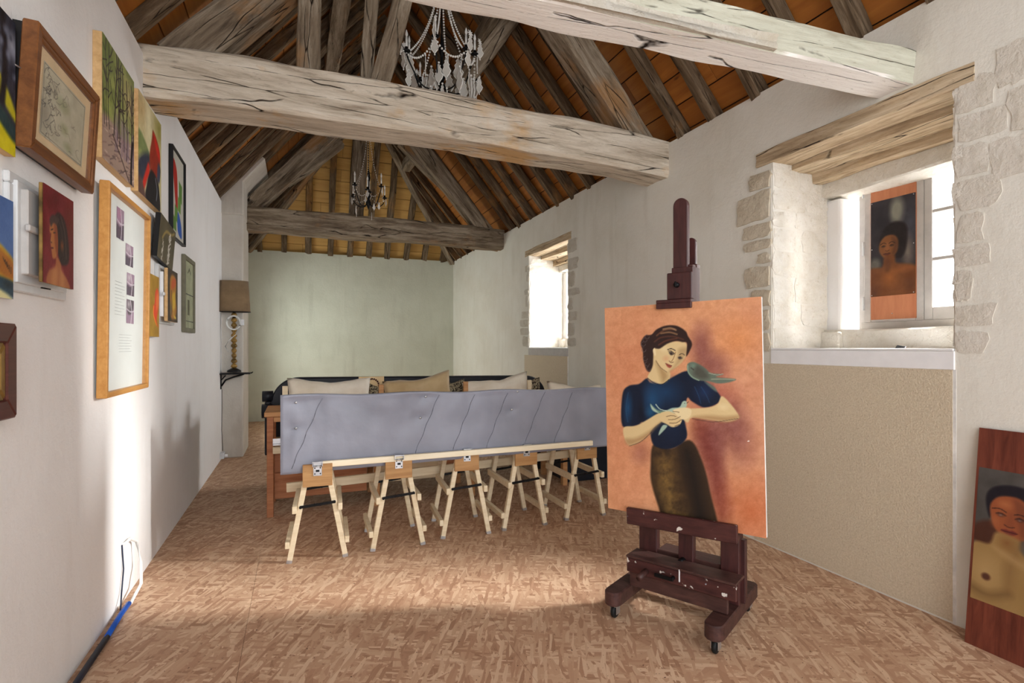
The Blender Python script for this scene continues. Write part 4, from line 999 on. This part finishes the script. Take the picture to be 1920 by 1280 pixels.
# 2 framed map drawing, leaning out at the top
r, W, w_, h_ = wall_pic('framed_drawing', 'large walnut framed faded map drawing with cream mount, top row', 'framed picture', 2.41, 3.045, 2.215, 2.675, .055, 0, .02)
frame_rails(w_, h_, .034, .05, r, 'walnut', W); 
ww = W @ T(.03, 0, .03); i_ = frame_rails(w_-.06, h_-.06, .022, .045, r, 'walnut', ww, 'inner_moulding', .006)
MB().box(.04, w_-.04, -.03, -.02, .04, h_-.04).build('mount', M['cream'], r, W)
MB().box(.01, w_-.01, -.004, .03, .01, h_-.01).build('backing', M['black'], r, W)
P = Painting(110, 100, [(0, 0), (100, 0), (100, 100), (0, 100)], (186, 178, 152), 21)
P.mottle(20, .07, 31); P.spot(46, 34, 20, 14, (132, 140, 92), .7); P.spot(52, 66, 14, 12, (128, 136, 88), .7); P.spot(62, 88, 14, 10, (128, 136, 90), .7)
P.spot(8, 70, 18, 34, (120, 112, 96), .7); rng = random.Random(3)
for k in range(34):
    x, y = (rng.uniform(0, 30), rng.uniform(10, 100)) if k < 22 else (rng.uniform(0, 100), rng.uniform(0, 100)); q = [(x, y)]
    for j in range(5): q.append((q[-1][0]+rng.uniform(-7, 9), q[-1][1]+rng.uniform(-8, 8)))
    P.stroke(q, .9, (66, 60, 54), alpha=.8 if k < 22 else .4)
P.stroke([(2, 2), (98, 3), (97, 98), (3, 97), (2, 2)], .8, (90, 84, 70), False)
P.build('drawing', w_-.215, h_-.185, r, W @ T(.105, -.0315, .09), 'print')
MB().box(.05, w_-.05, -.038, -.036, .05, h_-.05).build('glazing', M['picture_glass'], r, W)
MB().tube([(.006, -.01, h_*.6), (-.03, .02, h_*.62)], .003, 6).build('hanging_wire', M['steel'], r, W)
# 3 forest
r, W, w_, h_ = wall_pic('canvas_painting', 'unframed forest painting with dark branching trunks over a stony slope', 'painting', 3.262, 3.82, 2.455, 3.09)
MB().box(0, w_, -.04, 0, 0, h_, .002).build('stretched_canvas', M['raw_edge'], r, W)
P = Painting(120, 150, [(0, 0), (100, 0), (100, 110), (0, 110)], (112, 124, 62), 5)
f = fbm(P.X, P.Y, .09, 4); P.blend(np.clip((f-.45)*4, 0, 1)*.8, (152, 160, 84)); P.spot(85, 30, 34, 30, (196, 168, 130), .8); P.spot(72, 20, 26, 20, (176, 168, 104), .6); P.spot(8, 10, 24, 30, (88, 108, 50), .6); P.spot(60, 62, 40, 20, (146, 132, 128), .6)
P.poly([(-5, 74), (30, 68), (60, 72), (105, 70), (105, 115), (-5, 115)], (156, 132, 118), 3)
rng = random.Random(8)
for k in range(80): x, y = rng.uniform(-5, 100), rng.uniform(74, 112); P.stroke([(x, y), (x+rng.uniform(6, 16), y-rng.uniform(-1, 6))], 1.4, rng.choice([(104, 82, 76), (196, 172, 158), (84, 66, 66), (132, 104, 96)]), alpha=.7)
for x in (6, 12, 20, 34, 44, 52, 64, 72, 88, 97):
    q = [(x+rng.uniform(-1, 1), 78+rng.uniform(0, 14)*(x > 50))]
    for j in range(6): q.append((q[-1][0]+rng.uniform(-3, 3), q[-1][1]-13))
    P.stroke(q, 2.6 if x > 30 else 1.6, (40, 28, 34))
    for j in range(5):
        bx_, by_ = q[rng.randint(2, 5)]; sg = rng.choice((-1, 1)); P.stroke([(bx_, by_), (bx_+sg*rng.uniform(4, 9), by_-rng.uniform(2, 8)), (bx_+sg*rng.uniform(9, 20), by_-rng.uniform(4, 20))], 1.1, (44, 28, 32))
for x in (38, 56, 66, 76, 92): P.poly([(x, 60), (x+5, 60), (x+6, 88), (x-2, 90)], (128, 108, 120), 1.5, alpha=.6)
P.poly([(86, 110), (88, 80), (92, 66), (97, 66), (93, 86), (92, 110)], (26, 18, 22), 1); P.stroke([(30, 80), (60, 96), (84, 110)], 2.4, (50, 34, 36), alpha=.7)
P.build('paint_layer', w_, h_, r, W @ T(0, -.0412, 0))
# 4 red figure
r, W, w_, h_ = wall_pic('canvas_painting', 'unframed painting of a figure with a tall red headdress and black coat', 'painting', 3.915, 4.50, 2.462, 3.095)
MB().box(0, w_, -.04, 0, 0, h_, .002).build('stretched_canvas', M['raw_edge'], r, W)
P = Painting(100, 120, [(0, 0), (100, 0), (100, 110), (0, 110)], (206, 196, 150), 6)
P.spot(10, 16, 40, 30, (186, 158, 108), .9); P.spot(40, 20, 20, 40, (236, 228, 190), .9); P.spot(90, 12, 30, 26, (146, 140, 64), .9); P.spot(95, 60, 20, 40, (208, 198, 120), .7); P.poly([(0, 42), (40, 52), (46, 62), (24, 68), (0, 72)], (122, 136, 84), 2); P.spot(10, 70, 26, 10, (190, 190, 110), .9); P.poly([(0, 74), (40, 56), (46, 70), (30, 92), (0, 96)], (52, 56, 72), 4)
P.poly([(62, 22), (90, 34), (94, 52), (82, 72), (52, 74), (46, 56), (56, 34)], (150, 44, 24), 2); P.poly([(64, 24), (90, 36), (92, 48), (74, 40)], (206, 40, 28), 3); P.poly([(84, 54), (96, 56), (92, 74), (80, 74)], (66, 68, 92), 2)
P.poly([(50, 72), (80, 74), (92, 90), (90, 112), (30, 112), (36, 90)], (22, 20, 26), 2); P.poly([(40, 66), (46, 74), (34, 88), (22, 102), (16, 96), (28, 80)], (206, 44, 28), 2); P.stroke([(72, 76), (80, 88), (76, 100)], 3, (120, 124, 136)); P.poly([(0, 92), (16, 96), (30, 112), (0, 112)], (88, 62, 56), 3); P.mottle(16, .15, 3)
P.build('paint_layer', w_, h_, r, W @ T(0, -.0412, 0))
# 5 abstract collage in black frame
r, W, w_, h_ = wall_pic('framed_collage', 'black framed collage of red, green and blue shapes, highest towards the pier', 'framed picture', 4.945, 5.47, 2.384, 3.117)
MB().box(.006, w_-.006, -.012, 0, .006, h_-.006).build('backing', M['black'], r, W)
frame_rails(w_, h_, .012, .032, r, 'black', W, bev=.002)
P = Painting(60, 84, [(0, 0), (100, 0), (100, 140), (0, 140)], (196, 194, 182), 9)
P.poly([(14, 16), (46, 28), (52, 90), (44, 96), (30, 70)], (176, 44, 30), 1, smooth=True); P.poly([(62, 38), (88, 42), (86, 74), (62, 70)], (92, 132, 58), 1, False); P.poly([(54, 66), (78, 70), (76, 92), (54, 90)], (106, 144, 66), 1, False); P.poly([(30, 84), (52, 88), (50, 112), (28, 108)], (98, 138, 64), 1, False); P.poly([(20, 104), (40, 108), (42, 128), (18, 126)], (92, 128, 58), 1, False); P.poly([(54, 92), (80, 108), (84, 132), (52, 124)], (52, 92, 172), 1)
P.build('print', w_-.024, h_-.024, r, W @ T(.012, -.0135, .012), 'print')
# 6 blue sky landscape
r, W, w_, h_ = wall_pic('canvas_painting', 'blue sky over yellow dunes painting on thin board, left of the grey cupboard', 'painting', 1.95, 2.385, 1.666, 2.008)
MB().box(0, w_, -.03, 0, 0, h_, .002).build('board', M['white_edge'], r, W)
P = Painting(80, 70, [(0, 0), (100, 0), (100, 100), (0, 100)], (84, 116, 172), 12)
P.spot(60, 10, 60, 40, (60, 92, 156), .6); P.poly([(40, 20), (66, 40), (100, 60), (104, 84), (70, 84), (40, 70)], (206, 170, 44), 2); P.poly([(70, 50), (100, 62), (100, 80), (76, 74)], (168, 104, 34), 3); P.poly([(40, 78), (100, 82), (100, 98), (70, 92)], (40, 66, 84), 2); P.poly([(30, 84), (80, 92), (100, 104), (30, 104)], (222, 216, 160), 2); P.spot(92, 86, 12, 6, (30, 40, 44), .9); P.mottle(10, .14, 2)
for k in range(5): P.stroke([(84+k*3, 60+k*2), (88+k*2, 66+k*2)], 1.4, (70, 40, 20))
P.build('paint_layer', w_, h_, r, W @ T(0, -.0312, 0))
# 7 little grey cupboard window and the portrait hung on it
r, W, w_, h_ = wall_pic('meter_cupboard', 'grey white painted cupboard with moulded frame and turn latch, behind the red portrait', 'cupboard', 2.385, 2.88, 1.70, 2.12)
f = MB(); f.box(0, w_, -.02, 0, 0, .05, .004).box(0, w_, -.02, 0, h_-.04, h_, .004).box(.001, .05, -.0195, 0, .051, h_-.041, .004).box(w_-.05, w_-.001, -.0195, 0, .051, h_-.041, .004); f.build('casing', M['whitepaint'], r, W)
MB().box(.03, w_-.03, -.032, -.005, .03, h_-.025, .006).build('inner_casing', M['whitepaint'], r, W)
MB().box(.055, w_-.04, -.052, -.02, .062, h_-.05, .004).build('door', M['greyframe'], r, W)
MB().box(.03, .115, -.066, -.05, .215, .24, .004).build('turn_latch', M['greyframe'], r, W)
MB().tube([(.22, -.03, .03), (.26, -.045, .028)], .003, 6).build('nail', M['blackmetal'], r, W)
r, W, w_, h_ = wall_pic('portrait_painting', 'small portrait of a long haired woman on deep red, hung on the grey cupboard', 'painting', 2.455, 2.74, 1.738, 2.104, 0, 0, .088)
W = WM[r]
MB().box(0, w_, 0, .012, 0, h_, .002).build('canvas_board', M['gilt'], r, W)
P = Painting(96, 116, [(0, 0), (100, 0), (100, 118), (0, 118)], (116, 26, 34), 14)
P.mottle(22, .05, 3); P.spot(90, 40, 40, 60, (106, 44, 28), .7); P.spot(40, 12, 40, 16, (86, 18, 24), .6); P.spot(14, 80, 16, 16, (130, 40, 48), .6)
P.poly([(34, 38), (46, 26), (66, 30), (78, 46), (84, 70), (80, 86), (58, 90), (48, 80), (40, 60)], (44, 28, 28), 2)
P.poly([(22, 42), (32, 36), (42, 44), (46, 66), (42, 82), (30, 86), (26, 78), (22, 66), (24, 58), (20, 54)], (176, 112, 62), 1.5); P.poly([(34, 40), (44, 48), (46, 70), (42, 80), (36, 66)], (132, 60, 34), 3, alpha=.8); P.poly([(20, 40), (30, 32), (48, 34), (44, 42), (32, 42), (24, 48)], (70, 52, 50), 1.5)
P.stroke([(24, 52), (30, 50)], 1.8, (50, 26, 24)); P.stroke([(32, 54), (38, 53)], 1.6, (50, 26, 24)); P.stroke([(24, 56), (22, 66), (27, 67)], 1.4, (96, 50, 32)); P.stroke([(24, 74), (31, 73)], 2.2, (96, 36, 34)); P.spot(60, 66, 8, 10, (168, 92, 40), .8)
P.poly([(42, 82), (56, 90), (58, 98), (76, 106), (84, 120), (14, 120), (18, 102), (36, 96)], (166, 100, 58), 2); P.poly([(30, 98), (44, 98), (40, 120), (26, 120)], (196, 134, 84), 5, alpha=.7); P.poly([(56, 96), (66, 104), (66, 120), (54, 120)], (196, 140, 88), 5, alpha=.6); P.stroke([(56, 30), (70, 50), (74, 80)], 3, (104, 86, 82), alpha=.6); P.stroke([(48, 34), (60, 52), (64, 78)], 2, (96, 78, 74), alpha=.5)
P.build('paint_layer', w_, h_, r, W @ T(0, -.0012, 0))
# 8 tall pale frame with four little prints
r, W, w_, h_ = wall_pic('framed_print', 'tall honey oak frame with four small purple prints and faint text on white', 'framed picture', 3.27, 4.09, 1.238, 2.345, .012, 0, .012)
frame_rails(w_, h_, .028, .045, r, 'oakframe', W, bev=.003)
MB().box(.01, w_-.01, -.014, .0, .01, h_-.01).build('mount', M['paper'], r, W)
def small_print(x, z, pw_, ph, seed):
    rng = random.Random(seed); P = Painting(26, 30, [(0, 0), (100, 0), (100, 100), (0, 100)], (150, 120, 142), seed)
    P.poly([(0, 55), (50, 60), (100, 40), (100, 100), (0, 100)], (70, 46, 70), 4) if seed != 3 else P.poly([(10, 0), (90, 0), (80, 50), (20, 60)], (60, 44, 56), 4)
    P.stroke([(50, 0), (70, 50), (60, 100)], 6, (226, 214, 222)); P.stroke([(0, 40), (50, 50), (100, 45)], 5, (210, 196, 208)); P.spot(30, 20, 40, 30, (176, 108, 142) if seed == 0 else (206, 196, 200), .8)
    P.build('small_print', pw_, ph, r, W @ T(x, -.0155, z), 'print')
small_print(.23, .86, .13, .17, 0); small_print(.40, .735, .15, .125, 1); small_print(.43, .565, .15, .13, 2); small_print(.43, .40, .15, .14, 3)
tx = MB()
for k in range(11): tx.box(.22, .22+(.17 if k % 3 else .12), -.0156, -.0150, .62-k*.018, .622-k*.018)
for k in range(7): tx.box(.30, .54-(k % 2)*.03, -.0156, -.0150, .33-k*.016, .332-k*.016)
tx.build('text_lines', plain('pale grey ink', (178, 182, 180), .9), r, W)
MB().box(.02, w_-.02, -.030, -.028, .02, h_-.02).build('glazing', M['picture_glass'], r, W)
# 9 dark frame with gilt slip, lower left
r, W, w_, h_ = wall_pic('framed_picture', 'deep reddish brown frame with worn gilt slip, lowest on the left wall', 'framed picture', 1.86, 2.365, 1.255, 1.58, 0, 0, 0)
frame_rails(w_, h_, .066, .05, r, 'darkframe', W, bev=.005); frame_rails(w_-.12, h_-.12, .04, .044, r, 'gilt', W @ T(.06, 0, .06), 'gilt_slip', .008)
MB().box(.02, w_-.02, -.012, 0, .02, h_-.02).build('picture_panel', M['easel_low'], r, W)
# 10 tilted little dark picture
r, W, w_, h_ = wall_pic('canvas_painting', 'small dark olive painting of white blossom sprigs, hung askew', 'painting', 4.335, 4.83, 2.13, 2.44, .06, .09, .03)
MB().box(0, w_, -.02, .012, 0, h_, .002).build('stretched_canvas', M['black'], r, W)
P = Painting(60, 50, [(0, 0), (100, 0), (100, 70), (0, 70)], (86, 78, 54), 15); P.mottle(24, .06, 6); P.stroke([(20, 34), (40, 18), (70, 14), (90, 6)], 5, (150, 130, 70)); rng = random.Random(9)
for k in range(40): y = rng.uniform(10, 62); P.stroke([(66+rng.uniform(-7, 7), y), (66+rng.uniform(-8, 8), y+6)], 2, (214, 210, 200))
for k in range(18): y = rng.uniform(36, 66); P.stroke([(26+rng.uniform(-4, 4), y), (26+rng.uniform(-4, 4), y+5)], 1.8, (206, 202, 190))
P.build('paint_layer', w_, h_, r, W @ T(0, -.0212, 0))
# 11 gold and red abstract
r, W, w_, h_ = wall_pic('canvas_painting', 'small gold painting with an orange red flame shape, right of the tall oak frame', 'painting', 4.175, 4.44, 1.57, 1.99)
MB().box(0, w_, -.04, 0, 0, h_, .002).build('stretched_canvas', M['gilt'], r, W)
P = Painting(44, 64, [(0, 0), (100, 0), (100, 150), (0, 150)], (168, 128, 32), 16); P.mottle(20, .05, 4); P.poly([(60, 40), (84, 30), (98, 50), (90, 80), (74, 110), (90, 124), (60, 116), (40, 100), (36, 76), (52, 70)], (226, 70, 30), 4); P.poly([(70, 50), (92, 40), (94, 70), (70, 84)], (240, 124, 60), 6); P.stroke([(44, 76), (40, 96), (70, 120)], 5, (246, 160, 30))
P.build('paint_layer', w_, h_, r, W @ T(0, -.0412, 0))
# 12 white cupboard and yellow abstract on it
r, W, w_, h_ = wall_pic('meter_cupboard', 'small white painted cupboard with latch, behind the yellow abstract', 'cupboard', 4.50, 5.03, 1.672, 2.10)
MB().box(0, w_, -.025, 0, 0, h_, .006).build('casing', M['whitepaint'], r, W); MB().box(.05, w_-.05, -.045, -.02, .05, h_-.05, .006).build('door', M['white'], r, W); MB().box(.01, .12, -.058, -.044, .2, .225, .004).build('turn_latch', M['whitepaint'], r, W); MB().tube([(.34, -.03, .028), (.39, -.04, .03)], .004, 6).build('catch', M['blackmetal'], r, W)
r, W, w_, h_ = wall_pic('canvas_painting', 'small yellow and orange abstract with dark ground, hung on the white cupboard', 'painting', 4.55, 4.885, 1.69, 2.078, 0, 0, .05)
MB().box(0, w_, -.022, 0, 0, h_, .002).build('stretched_canvas', M['raw_edge'], r, W)
P = Painting(50, 60, [(0, 0), (100, 0), (100, 120), (0, 120)], (58, 42, 32), 17); P.mottle(16, .05, 4); P.poly([(24, 20), (60, 10), (84, 24), (80, 60), (88, 90), (70, 112), (30, 110), (22, 70)], (190, 126, 30), 4); P.poly([(40, 24), (78, 16), (76, 34), (36, 44)], (206, 92, 34), 4); P.poly([(40, 60), (70, 50), (74, 84), (46, 90)], (226, 184, 40), 4); P.stroke([(34, 50), (40, 80), (34, 104)], 6, (84, 66, 30)); P.stroke([(66, 70), (60, 104), (80, 110)], 6, (232, 196, 60)); P.spot(28, 88, 12, 18, (92, 96, 92), .8)
P.build('paint_layer', w_, h_, r, W @ T(0, -.0232, 0))
# 13 grey green framed print
r, W, w_, h_ = wall_pic('framed_print', 'grey green framed print with two small sketches, nearest the pier', 'framed picture', 5.44, 5.945, 1.632, 2.32)
MB().box(.006, w_-.006, -.015, 0, .006, h_-.006).build('mount', plain('sage card', (168, 172, 142), .9), r, W)
frame_rails(w_, h_, .04, .03, r, 'olive' if 'olive' in M else 'greyframe', W, bev=.003)
mk = MB().box(.04, w_-.04, -.018, -.014, .345, .353); mk.box(.04, w_-.04, -.018, -.014, .10, .106); mk.build('divider', M['black'], r, W)
mk = MB().prism([(.2, .54), (.28, .60), (.36, .54), (.33, .55), (.28, .575), (.23, .55)], -.017, -.014); mk.box(.20, .28, -.017, -.014, .16, .30); mk.build('sketch', plain('grey ink wash', (108, 108, 88), .9), r, W)

# ------------------------------------------------------------------ painted boards: one in the window, one leaning on the right wall
WB = Matrix(((0, 1, 0, XR+.672), (-1, 0, 0, 2.70), (0, 0, 1, 1.70), (0, 0, 0, 1)))
bw = thing('painted_board', 'red plywood board with a dark portrait, standing against the left casement of the big window', 'painting', WB)
MB().box(0, .315, 0, .012, 0, 1.02, .001).world('board', M['redply'], bw)
P = Painting(80, 150, [(0, 0), (100, 0), (100, 210), (0, 210)], (58, 52, 58), 31)
P.spot(60, 30, 22, 40, (178, 178, 160), .9, .6); P.spot(90, 60, 30, 70, (92, 96, 110), .8); P.spot(84, 120, 18, 46, (160, 146, 128), .8); P.spot(10, 140, 18, 20, (118, 116, 106), .9, .6); P.spot(20, 40, 30, 60, (36, 32, 40), .8)
P.poly([(22, 80), (40, 56), (66, 54), (82, 70), (80, 110), (70, 130), (52, 128), (24, 108)], (34, 24, 26), 3)
P.poly([(22, 92), (34, 80), (52, 80), (62, 92), (60, 116), (46, 128), (30, 126), (20, 110)], (150, 92, 46), 2); P.poly([(48, 84), (62, 94), (60, 116), (48, 126), (52, 104)], (104, 62, 36), 4, alpha=.8)
P.spot(30, 102, 6, 3.5, (60, 34, 24), .9); P.spot(48, 102, 6, 3.5, (54, 30, 24), .9)
for q in ([(23, 97), (30, 94), (36, 97)], [(42, 97), (49, 94), (56, 98)], [(26, 102), (30, 100.5), (35, 102)], [(44, 102), (48, 100.5), (53, 102)]): P.stroke(q, 1.6, (44, 24, 20), alpha=.9)
P.poly([(37, 96), (41, 96), (44, 111), (38, 114), (33, 111)], (168, 106, 56), 3, alpha=.8); P.stroke([(34, 111), (38, 113), (43, 111)], 1.3, (70, 38, 26)); P.poly([(29, 119), (35, 116.5), (38, 117.5), (42, 116.5), (46, 119), (38, 123)], (110, 52, 36), 1); P.stroke([(29, 119), (46, 119)], 1, (56, 28, 22))
P.poly([(32, 124), (54, 124), (58, 140), (80, 146), (104, 160), (104, 214), (-4, 214), (-4, 152), (26, 146)], (134, 76, 36), 3); P.spot(44, 170, 26, 30, (186, 112, 48), .8); P.poly([(36, 132), (46, 134), (44, 158), (34, 156)], (110, 62, 32), 4, alpha=.7); P.poly([(40, 160), (80, 148), (102, 156), (60, 164)], (172, 104, 50), 5, alpha=.7); P.spot(90, 190, 20, 30, (92, 50, 26), .7); P.spot(8, 200, 20, 24, (92, 50, 28), .7); P.mottle(12, .06, 8)
P.im *= .8
P.build('paint_layer', .312, .70, bw, WB @ T(.001, -.0012, .17))
nl = MB()
for x, z in ((.01, .86), (.3, .86), (.01, .18), (.3, .18), (.01, .52), (.3, .52), (.155, .98), (.155, .04)): nl.ball((x, -.002, z), .004)
nl.world('nail_heads', M['steel'], bw)
WB = Matrix(((0, 1, 0, XR-.145), (-1, 0, 0, 1.665), (0, 0, 1, 0), (0, 0, 0, 1))) @ RX(-.115)
bl = thing('painted_board', 'red veneer board with a dark haired figure painting, leaning on the wall on the floor', 'painting', WB)
MB().box(0, .42, 0, .012, 0, 1.09, .001).world('board', M['redwood'], bl)
P = Painting(110, 170, [(0, 0), (150, 0), (150, 230), (0, 230)], (78, 74, 70), 33)
P.mottle(12, .04, 3); P.spot(90, 24, 20, 20, (30, 62, 140), .8); P.poly([(0, 100), (30, 90), (40, 130), (0, 130)], (74, 42, 30), 4)
P.poly([(14, 50), (26, 30), (56, 22), (88, 30), (108, 60), (116, 110), (118, 150), (90, 140), (78, 110), (60, 60), (30, 56), (22, 84)], (26, 22, 30), 2)
P.poly([(22, 60), (36, 44), (64, 42), (82, 60), (84, 86), (74, 108), (54, 114), (34, 104), (24, 84)], (150, 82, 48), 2); P.poly([(56, 44), (82, 60), (84, 88), (70, 108), (62, 80)], (112, 60, 40), 5, alpha=.7); P.spot(44, 56, 16, 10, (182, 112, 70), .7)
P.spot(38, 75, 9, 5, (74, 42, 34), .9); P.spot(66, 77, 9, 5, (66, 38, 32), .9); P.spot(38, 75.5, 4, 2, (150, 140, 132), .8); P.spot(66, 77.5, 4, 2, (140, 130, 124), .7)
for q in ([(25, 67), (36, 65), (46, 69)], [(58, 70), (66, 68), (76, 70)], [(31, 74), (38, 72), (46, 75)], [(59, 77), (66, 74), (74, 77)]): P.stroke(q, 1.7, (44, 24, 24), alpha=.9)
P.poly([(50, 70), (57, 70), (60, 90), (52, 94), (45, 90)], (128, 68, 42), 4, alpha=.7); P.stroke([(44, 90), (51, 93), (59, 91)], 1.5, (70, 34, 28)); P.poly([(40, 100), (47, 97), (52, 98), (58, 97), (64, 101), (53, 106)], (112, 46, 40), 1.2); P.stroke([(40, 100), (52, 101), (64, 101)], 1.1, (60, 28, 26)); P.spot(30, 88, 10, 14, (172, 100, 60), .6)
P.poly([(34, 106), (66, 110), (70, 128), (100, 150), (155, 160), (155, 235), (-5, 235), (-5, 140), (24, 128)], (156, 124, 76), 3); P.spot(50, 120, 20, 20, (126, 84, 44), .8); P.spot(20, 180, 34, 44, (186, 154, 104), .7); P.spot(84, 190, 34, 44, (140, 108, 62), .7); P.spot(120, 210, 22, 30, (200, 178, 134), .6); P.poly([(0, 204), (26, 210), (54, 198), (60, 206), (30, 220), (0, 216)], (112, 84, 50), 8, alpha=.8); P.poly([(66, 112), (72, 130), (64, 160), (56, 200), (50, 160)], (124, 92, 54), 10, alpha=.7); P.poly([(30, 132), (60, 140), (96, 156), (60, 150)], (178, 144, 96), 6, alpha=.7); P.poly([(84, 90), (112, 100), (124, 150), (104, 158), (84, 134)], (22, 18, 28), 3); P.spot(22, 186, 9, 8, (74, 40, 30), .9, .5)
P.build('paint_layer', .405, .66, bl, WB @ T(.012, -.0012, .23))
wd = MB().prism([(0, 0), (.05, 0), (.055, .012), (.012, .02)], 0, .03).build('door_wedge', M['black'], None, T(3.56, 2.27, 1.491) @ RZ(-1.2)); tag(wd, 'small black wedge lying on the white window sill', 'wedge')

# ------------------------------------------------------------------ chandeliers
_pend = {}
CR = [M['crystal'], M['crystal_plate']]
def pendant_mesh(k, s):
    key = (k, round(s, 3))
    if key in _pend: return _pend[key]
    m = MB()
    outline = [(0, 0), (.011, -.012), (.006, -.022), (.018, -.036), (.013, -.05), (.028, -.074), (.020, -.092), (.012, -.1), (0, -.118)]
    poly = [(x*s, z*s) for x, z in outline]+[(-x*s, z*s) for x, z in outline[-2:0:-1]]
    m.prism([(x*.9, z*.96-.002*s) for x, z in poly], -.003*s, .003*s, None, 0, 1)
    m.tube([(x, 0, z) for x, z in poly], .0032*s, 5, True, 0)
    m.ball((0, 0, .008*s), .007*s, 1); m.ball((0, 0, -.124*s), .006*s, 1)
    _pend[key] = m.mesh('crystal_pendant'); return _pend[key]
def star_mesh(s):
    m = MB(); pts = []
    for k in range(16): r_ = (.024 if k % 2 == 0 else .010)*s; pts.append((r_*math.cos(k*PI/8), r_*math.sin(k*PI/8)))
    m.prism(pts, -.003, .003); return m.mesh('crystal_star')
_bead = {}
def beads(name, pts, r, parent, W):
    m = MB()
    for p in pts: m.ball(p, r, 1)
    return link(name, m.mesh(name), M['crystal'], parent, W)
def chandelier(label, loc, R, narm, zarm, chain, npend, seed, fine, crown=.5):
    rng = random.Random(seed); W = T(*loc); r = thing('chandelier', label, 'chandelier', W)
    st = MB().lathe([(.006, chain), (.006, .5), (.03, .36), (.014, .30), (.014, .16), (.035, .10), (.016, .05), (.04, .0), (.022, -.05), (.006, -.10)], 12)
    st.world('stem', M['blackmetal'], r)
    MB().lathe([(.01, crown+.02), (.055, crown), (.07, crown-.02), (.06, crown-.04), (.01, crown-.05)], 16).world('crown', M['blackmetal'], r)
    tips = []
    for k in range(narm):
        a = 2*PI*k/narm+.35; c, s = math.cos(a), math.sin(a)
        rr = R*(1 if k % 2 == 0 else .82); zt = zarm+(0 if k % 2 == 0 else .10)
        P = [(.02*c, .02*s, .0), (.25*rr*c, .25*rr*s, -.05), (.6*rr*c, .6*rr*s, -.04), (.92*rr*c, .92*rr*s, zt-.1), (rr*c, rr*s, zt-.03)]
        m = MB().tube([tuple(p) for p in smooth_poly(P, False, 5)], .007, 6); m.lathe([(.01, 0), (.034, .012), (.038, .02), (.012, .024), (.016, .05), (.012, .055)], 12, T(rr*c, rr*s, zt-.03))
        arm = m.world('arm', M['blackmetal'], r)
        link('candle', MB().lathe([(.0105, .02), (.0105, .115)], 10, T(rr*c, rr*s, zt)).mesh('candle'), M['candle'], arm, W)
        link('flame_bulb', MB().lathe([(.007, .115), (.014, .135), (.011, .155), (.001, .185)], 8, T(rr*c, rr*s, zt), 0, False).mesh('flame_bulb'), M['crystal'], arm, W)
        tips.append((rr*c, rr*s, zt, a))
    for k in range(narm):                              # bead swags from tip to tip and from the crown to each tip
        A, B = tips[k], tips[(k+1) % narm]; n = 14 if fine else 9; pts = []
        for i in range(n+1):
            t = i/n; pts.append((A[0]+(B[0]-A[0])*t, A[1]+(B[1]-A[1])*t, A[2]+(B[2]-A[2])*t-.03-.10*4*t*(1-t)))
        beads('bead_swag', pts, .0115 if fine else .007, r, W)
        pts = []; n = 34 if fine else 26
        for i in range(n+1):
            t = i/n; pts.append((A[0]*(.12+.85*t**1.6), A[1]*(.12+.85*t**1.6), (crown-.03)*(1-t)+(A[2]-.02)*t-.08*4*t*(1-t)*t))
        beads('bead_strand', pts, .0105 if fine else .006, r, W)
    sm = star_mesh(1.5)
    for k, (x, y, z, a) in enumerate(tips):
        Wp = W @ T(x*1.08, y*1.08, z-.03) @ RZ(a+PI/2)
        link('crystal_pendant', pendant_mesh(0, 1.3 if fine else .8), CR, r, Wp)
        # hooked spike with star and drop
        sx, sy = x*.80, y*.80
        if fine:
            link('crystal_star', sm, M['crystal'], r, W @ T(x*1.16, y*1.16, z+.10) @ RZ(rng.uniform(0, 3)))
            MB().tube([(x*.98, y*.98, z-.02), (x*1.12, y*1.12, z+.02), (x*1.16, y*1.16, z+.10)], .003, 5).world('hook', M['blackmetal'], r)
            link('crystal_pendant', pendant_mesh(0, 1.2), CR, r, W @ T(x*1.16, y*1.16, z+.085) @ RZ(rng.uniform(0, 3)))
    for k in range(npend):
        a = 2*PI*k/npend+.2; rr = R*rng.uniform(.3, .95); z = rng.uniform(-.10, .22)
        link('crystal_pendant', pendant_mesh(0, (rng.choice((1.2, 1.5, 1.75)) if fine else .8)), CR, r, W @ T(rr*math.cos(a), rr*math.sin(a), z) @ RZ(rng.uniform(0, 3)))
    return r
chandelier('crystal chandelier hung thick with drops and white candles, above the middle tie beam', (1.27, 4.98, 3.975), .385, 8, .22, 1.6, 44, 4, True, 1.0)
chandelier('bare dark chandelier with few beads, hanging before the far end boards', (.945, 8.0, 3.60), .26, 6, .13, 1.6, 6, 9, False, 1.0)
